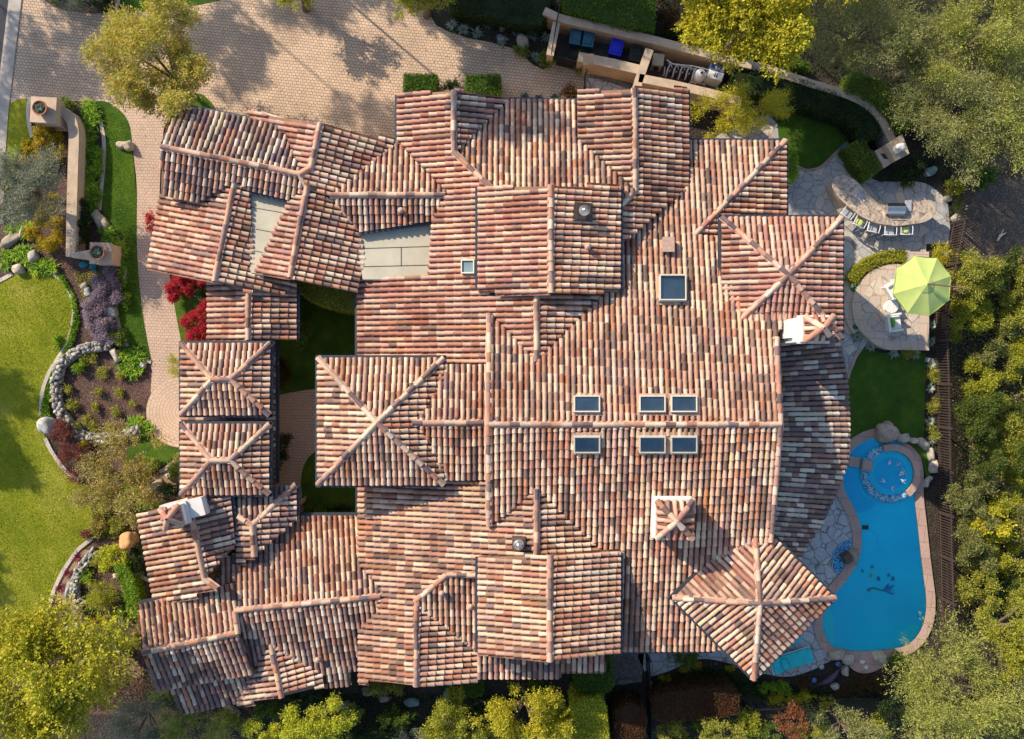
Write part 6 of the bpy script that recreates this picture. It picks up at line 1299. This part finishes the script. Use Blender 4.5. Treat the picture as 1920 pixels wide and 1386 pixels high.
for x, y, r_, lb in ((1608, 632, 14, 'at the foot of the terrace steps'), (1633, 651, 14, 'second along the terrace wall'), (1677, 662, 14, 'third along the terrace wall'), (1717, 664, 15, 'at the lower right of the terrace'), (1750, 610, 13, 'right of the terrace wall, upper'), (1748, 640, 13, 'right of the terrace wall, lower'), (1747, 683, 14, 'at the top of the right hand bed'), (1745, 728, 13, 'level with the gutter bracket'), (1745, 791, 13, 'in the middle of the right hand bed'), (1748, 825, 13, 'beside the spa lawn rocks')):
    spiky(x, y, r_, 'pale striped agave ' + lb, (.22, .31, .24), group='agaves beside the terrace and pool lawn', n=44, tip=(.50, .54, .42))
for x, y, lb in ((1746, 705, 'uppermost'), (1748, 760, 'middle'), (1750, 806, 'lowest'), (1700, 665, 'leftmost')): S(x, y, .4, 12, 12, 1100, 'mixg', 'needle', 'green tuft between the agaves, ' + lb, int(x + y), name='grass_tuft', cat='plant', group='green tufts between the agaves', up=.9)
# --- pool surrounds and bottom beds
S(1680, 1236, .7, 18, 10, 1600, 'green', 'small', 'green shrub right of the pink deck boulder', 142); 
for x, y, r_, lb in ((1605, 1280, 22, 'largest, left'), (1640, 1277, 20, 'right'), (1505, 1277, 12, 'small, below the lounger'), (1575, 1300, 14, 'lowest')): S(x, y, .5, r_, r_ * .7, 80 * r_, 'rust', 'needle', 'dry brown grass tuft in the bed below the pool, ' + lb, int(x), name='dry_grass', cat='plant', group='dry grasses below the pool')
for x, y, r_, lb in ((1455, 1312, 12, 'left'), (1485, 1312, 10, 'middle'), (1508, 1308, 15, 'right'), (1545, 1313, 12, 'far right')): S(x, y, .5, r_, r_ * .7, 90 * r_, 'gold', 'needle', 'bright yellow green tuft along the wire fence, the %s one' % lb, int(x), name='grass_tuft', cat='plant', group='yellow tufts along the wire fence')
scatter([(1400, 1268), (1480, 1285), (1560, 1296), (1660, 1285), (1660, 1310), (1560, 1312), (1450, 1318), (1390, 1300), (1230, 1290), (1216, 1268), (1250, 1268), (1300, 1248), (1370, 1256)], 15000, 'deep', 'ground_cover', label='dark low planting in the bottom right beds', hmax=.35)
for x, y, lb in ((1247, 1270, 'left'), (1284, 1253, 'middle'), (1306, 1247, 'right'), (1372, 1253, 'far right')):
    S(x, y, .35, 10, 5, 500, 'yelflower', 'flower', 'small yellow flower clump below the side path, the %s one' % lb, int(x), name='flower_clump', cat='plant', group='yellow flowers below the side path')
S(1278, 1232, .9, 34, 12, 2600, 'green', 'small', 'green shrub under the south eave beside the side path', 143)
solidhedge([(1077, 1258), (1147, 1256), (1149, 1285), (1135, 1296), (1095, 1300), (1079, 1290)], 0, 1.9, 'box', 'clipped green hedge block at the corner of the service path', 6500); solidhedge([(1131, 1222), (1144, 1224), (1147, 1262), (1131, 1262)], 0, 1.6, 'box', 'narrow clipped hedge at the end of the tiled strip', 1600)
solidhedge([(1076, 1312), (1095, 1306), (1124, 1308), (1135, 1325), (1142, 1400), (1010, 1405), (1040, 1372), (1076, 1350), (1072, 1325)], 0, 2.2, 'lime', 'bright lime clipped hedge bent like a boot at the bottom edge', 20000, lump=.06)
solidhedge([(1150, 1330), (1180, 1314), (1205, 1325), (1212, 1350), (1200, 1400), (1150, 1400)], 0, 1.7, 'rust', 'dark rust coloured rounded hedge beside the lime hedge', 7000, lump=.1); solidhedge([(1222, 1308), (1245, 1296), (1300, 1288), (1370, 1286), (1384, 1300), (1382, 1335), (1360, 1342), (1240, 1352), (1224, 1340)], 0, 1.6, 'rust', 'long dark rust coloured clipped hedge below the side path', 12000, lump=.1)
solidhedge([(865, 1272), (903, 1272), (905, 1300), (893, 1307), (868, 1305)], 0, 1.4, 'box', 'small clipped hedge below the bottom gable', 3000)
S(725, 1287, .8, 42, 12, 3000, 'mixg', 'small', 'pink tipped green shrub below the bottom gable', 144); S(585, 1305, .8, 38, 14, 2600, 'deep', 'small', 'dark shrub below the lower left gable', 145); S(505, 1330, .9, 28, 18, 2400, 'green', 'small', 'green shrub left of the lime tree', 146); S(308, 1308, .8, 22, 14, 1700, 'box', 'small', 'dark green shrub beneath the lower left eave', 147); S(1000, 1292, 1.0, 30, 18, 2600, 'green', 'small', 'dark green shrub between the tiled strip and the sunlit yellow tree', 148)
scatter([(480, 1335), (660, 1300), (1070, 1300), (1070, 1400), (480, 1400)], 16000, 'deep', 'ground_cover', label='dark low planting below the house', hmax=.3)
for i, (x, y, rx, ry, h, n, p, lb) in enumerate(((1480, 1352, 28, 30, 1.8, 4200, 'rustb', 'russet red shrub at the bottom edge'), (1520, 1362, 34, 26, 1.8, 5000, 'mixg', 'yellow green shrub right of the russet one'), (1425, 1375, 34, 20, 1.4, 3600, 'green', 'green shrub left of the russet one'), (1670, 1330, 36, 26, 1.4, 3800, 'deep', 'dark shrub left of the largest pale olive'), (1290, 1375, 46, 22, 1.2, 4200, 'deep', 'dark ivy like shrub below the long rust hedge'), (700, 1372, 60, 20, 1.0, 4200, 'deep', 'dark low shrub at the bottom edge below the gable'), (430, 1350, 30, 20, 1.2, 2600, 'mixg', 'green bush below the lower left eave corner'), (900, 1335, 24, 20, 1.2, 2400, 'deep', 'dark bush between the two yellow trees at the bottom'), (770, 1380, 30, 18, 1.3, 2400, 'silver', 'grey green bush at the bottom edge left of the yellow green tree'))):
    PALS.setdefault('rustb', [(.30, .10, .04), (.40, .16, .07), (.22, .12, .05)]); S(x, y, h, rx, ry, n, p, 'small', lb, 150 + i)
# --- courtyard
solidhedge([(560, 520), (600, 530), (640, 536), (674, 540), (674, 584), (650, 584), (610, 576), (582, 564), (566, 550)], 0, 2.7, 'goldhedge', 'dense dark green courtyard hedge below the skewed gables', 7000, lump=.1)
S(568, 628, 2.2, 18, 26, 3600, 'green', 'small', 'tall dark shrub at the corner of the courtyard', 170); S(530, 700, 1.0, 14, 24, 1800, 'rust', 'small', 'brownish shrub along the left courtyard wall', 171); S(528, 838, 1.0, 15, 32, 2600, 'deep', 'small', 'dark half round shrub beside the courtyard path', 172); S(590, 958, .8, 20, 10, 1500, 'green', 'small', 'low green shrub at the bottom of the courtyard', 173); S(645, 958, .8, 22, 10, 1500, 'deep', 'small', 'low dark shrub at the bottom right of the courtyard', 174)
# --- slope beyond the fence
bands = [(528, 'the round terrace'), (606, 'the foot of the terrace'), (690, 'the pool lawn'), (772, 'the top of the pool'), (850, 'the spa'), (930, 'the upper pool'), (1010, 'the pool cleaner'), (1088, 'the starfish mosaics')]
PALS['sg'] = [(.12, .17, .03), (.17, .22, .035), (.08, .12, .02)]
kinds = [('mixg', 'mixed green'), ('dusk', 'dull green'), ('sg', 'deep green'), ('goldhedge', 'yellow green')]
q = random.Random(77)
for i, (y, nm) in enumerate(bands):
    for j, (x, wh) in enumerate(((1826, 'nearest the fence'), (1876, 'in the middle of the slope'), (1925, 'at the right edge'))):
        if i == 0 and j > 0: x += 0
        pal, kn = kinds[(i * 3 + j * 2 + (i // 2)) % 4]
        if i == 1 and j == 1: continue
        h = q.uniform(.9, 2.6); S(x + q.uniform(-16, 14), y + q.uniform(-22, 22), h, q.uniform(30, 56), q.uniform(34, 60), 11000, pal, 'small', '%s shrub level with %s, %s' % (kn, nm, wh), 200 + i * 3 + j, group='shrubs on the slope beyond the fence', lobes=q.choice([12, 18, 26, 34]))
PALS['drypink'] = [(.42, .24, .14), (.36, .28, .14), (.28, .24, .10)]; S(1905, 505, 1.2, 28, 30, 4200, 'drypink', 'needle', 'dry pinkish shrub at the right edge above the slope shrubs', 240)
S(1852, 985, 2.3, 36, 34, 6500, 'gold', 'broad', 'brightest yellow shrub on the slope level with the pool', 241, lobes=22); S(1860, 1060, 1.6, 22, 26, 3000, 'gold', 'needle', 'yellow feathery shrub below the brightest yellow one', 242)
scatter([(1775, 560), (1800, 500), (1925, 470), (1925, 1400), (1660, 1400), (1700, 1300), (1800, 1230), (1790, 900)], 22000, 'dusk', 'ground_cover', label='tangled low growth on the slope beyond the fence', hmax=.5)
scatter([(1540, -20), (1925, -20), (1925, 330), (1760, 340), (1700, 250), (1640, 190), (1560, 150), (1420, 110), (1250, 50), (1230, -20)], 26000, 'deep', 'ground_cover', label='dark undergrowth beneath the top right trees', hmax=.5)
scatter([(1790, 340), (1925, 300), (1925, 470), (1800, 500)], 3500, 'dusk', 'dry_litter', label='sparse dry litter on the bare slope', hmax=.08, l=.06, w=.03)
scatter([(255, 1210), (300, 1330), (130, 1330), (160, 1180)], 4500, 'rust', 'leaf_litter', label='brown leaf litter below the lower left roof', hmax=.12, l=.07)
# grass blades over the sunlit lawns
PALS['lawn'] = [(.30, .36, .02), (.40, .42, .03), (.50, .48, .09), (.22, .28, .02)]
scatter([(-5, 530), (60, 512), (101, 517), (121, 532), (138, 590), (129, 640), (93, 700), (80, 745), (80, 778), (88, 821), (129, 887), (163, 905), (172, 1008), (132, 1048), (98, 1120), (90, 1175), (-5, 1190)], 60000, 'lawn', 'grass', l=.05, w=.02, hmax=.03, z=.045, up=.9, label='blades of the sunlit big lawn', mat='needle', cat='grass')
scatter([(180, 197), (240, 228), (250, 290), (257, 480), (276, 645), (280, 674), (226, 604), (235, 520), (199, 395), (199, 262)], 14000, 'strap', 'grass', l=.05, w=.018, hmax=.03, z=.045, up=.9, label='blades of the middle lawn', mat='needle', cat='grass')

for i, (x, y, rx, ry, h, n, p, lb) in enumerate(((205, 940, 22, 16, .6, 3000, 'goldhedge', 'yellow green low shrub beneath the speckled tree'), (188, 985, 18, 22, .5, 2600, 'speck', 'dull low shrub between the lawn and the orange stump'), (255, 905, 20, 16, .5, 2400, 'strap', 'bright low shrub right under the speckled tree'), (218, 985, 14, 14, .5, 1600, 'mixg', 'small low shrub left of the orange stump'), (275, 870, 18, 12, .5, 1800, 'strap', 'bright low clump below the round plaza'), (245, 940, 16, 12, .5, 1600, 'green', 'green low clump above the orange stump'), (163, 1000, 9, 8, .4, 700, 'maroon', 'tiny dark red clump at the top of the short dry stone wall'), (108, 640, 6, 12, .3, 700, 'strap', 'tiny green clump left of the dry stone planter'), (150, 690, 12, 10, .4, 900, 'strap', 'green clump inside the top left of the dry stone planter'), (140, 800, 12, 8, .4, 900, 'mixg', 'green clump inside the bottom left of the dry stone planter'), (238, 560, 4, 14, .4, 600, 'strap', 'narrow green clump beside the wavy edging'))):
    S(x, y, h, rx, ry, n, p, 'small', lb, 400 + i)
scatter([(165, 905), (235, 880), (262, 930), (250, 1000), (215, 1010), (176, 1008)], 5000, 'mixg', 'ground_cover', label='patchy low plants beneath the speckled tree', hmax=.22)
scatter([(150, 545), (205, 660), (225, 640), (215, 560), (190, 510), (140, 510)], 2500, 'mixg', 'ground_cover', label='patchy low plants round the purple flowers', hmax=.15)
PALS['fallen'] = [(.34, .20, .07), (.24, .14, .06), (.42, .30, .08)]
scatter([(60, 30), (420, 10), (1000, 110), (740, 250), (480, 200), (240, 190), (60, 180)], 900, 'fallen', 'fallen_leaves', l=.07, w=.045, hmax=.01, z=.036, up=.1, label='scattered fallen leaves on the driveway')
scatter([(255, 240), (300, 240), (300, 460), (330, 640), (285, 690), (258, 480)], 200, 'fallen', 'fallen_leaves', l=.06, w=.04, hmax=.01, z=.04, up=.1, label='scattered fallen leaves on the walkway')

for i, (x, y, rx, ry, h, n, p, lb) in enumerate(((1255, 1372, 34, 22, 1.4, 4200, 'mixg', 'yellow tinged bush below the left end of the long rust hedge'), (1400, 1350, 26, 22, 1.4, 3600, 'goldhedge', 'yellow green bush right of the long rust hedge'), (1320, 1358, 30, 16, 1.2, 2800, 'green', 'green bush just below the long rust hedge'), (740, 1345, 34, 18, 1.2, 3200, 'green', 'green bush in the dark bed below the bottom gable'), (660, 1335, 20, 16, 1.2, 2000, 'mixg', 'green bush right of the bright lime tree'), (1455, 1290, 26, 10, .7, 2200, 'strap', 'low bright bush below the lounger'), (1640, 1372, 30, 24, 1.6, 3800, 'goldhedge', 'yellow green bush at the bottom edge beside the largest olive'))):
    S(x, y, h, rx, ry, n, p, 'small', lb, 430 + i)
SUN_E = 4.6; SKY_S = .15; EXPO = 0.48
# ---------------------------------------------------------------- light and camera
sc = bpy.context.scene
SE, SX, SY = rad(33), .76, -.65           # elevation; direction the shadows fall on the ground
w = bpy.data.worlds.new('World'); sc.world = w; w.use_nodes = True; nt = w.node_tree
sky = nt.nodes.new('ShaderNodeTexSky'); sky.sky_type = 'NISHITA'; sky.sun_disc = False
sky.sun_elevation = SE; sky.sun_rotation = math.atan2(-SX, -SY); sky.ozone_density = 1.6
bg = nt.nodes['Background']; nt.links.new(sky.outputs[0], bg.inputs[0]); bg.inputs[1].default_value = SKY_S
sd = bpy.data.lights.new('sun', 'SUN'); sd.energy = SUN_E; sd.angle = rad(.6); sd.color = (1.0, .85, .66)
so = bpy.data.objects.new('sun', sd); C.objects.link(so)
dv = Vector((SX * math.cos(SE), SY * math.cos(SE), -math.sin(SE))); so.rotation_euler = dv.to_track_quat('-Z', 'Y').to_euler(); so.location = (-30, 30, 30)
cam = bpy.data.cameras.new('camera'); co = bpy.data.objects.new('camera', cam); C.objects.link(co)
co.location = (0, 0, H); co.rotation_euler = (0, 0, 0); cam.sensor_width = 36; cam.lens = 30.0; cam.clip_end = 1000; sc.camera = co
sc.view_settings.view_transform = 'Standard'; sc.view_settings.look = 'None'; sc.view_settings.exposure = EXPO; sc.view_settings.gamma = 1
sc.render.resolution_x = 1024; sc.render.resolution_y = 739
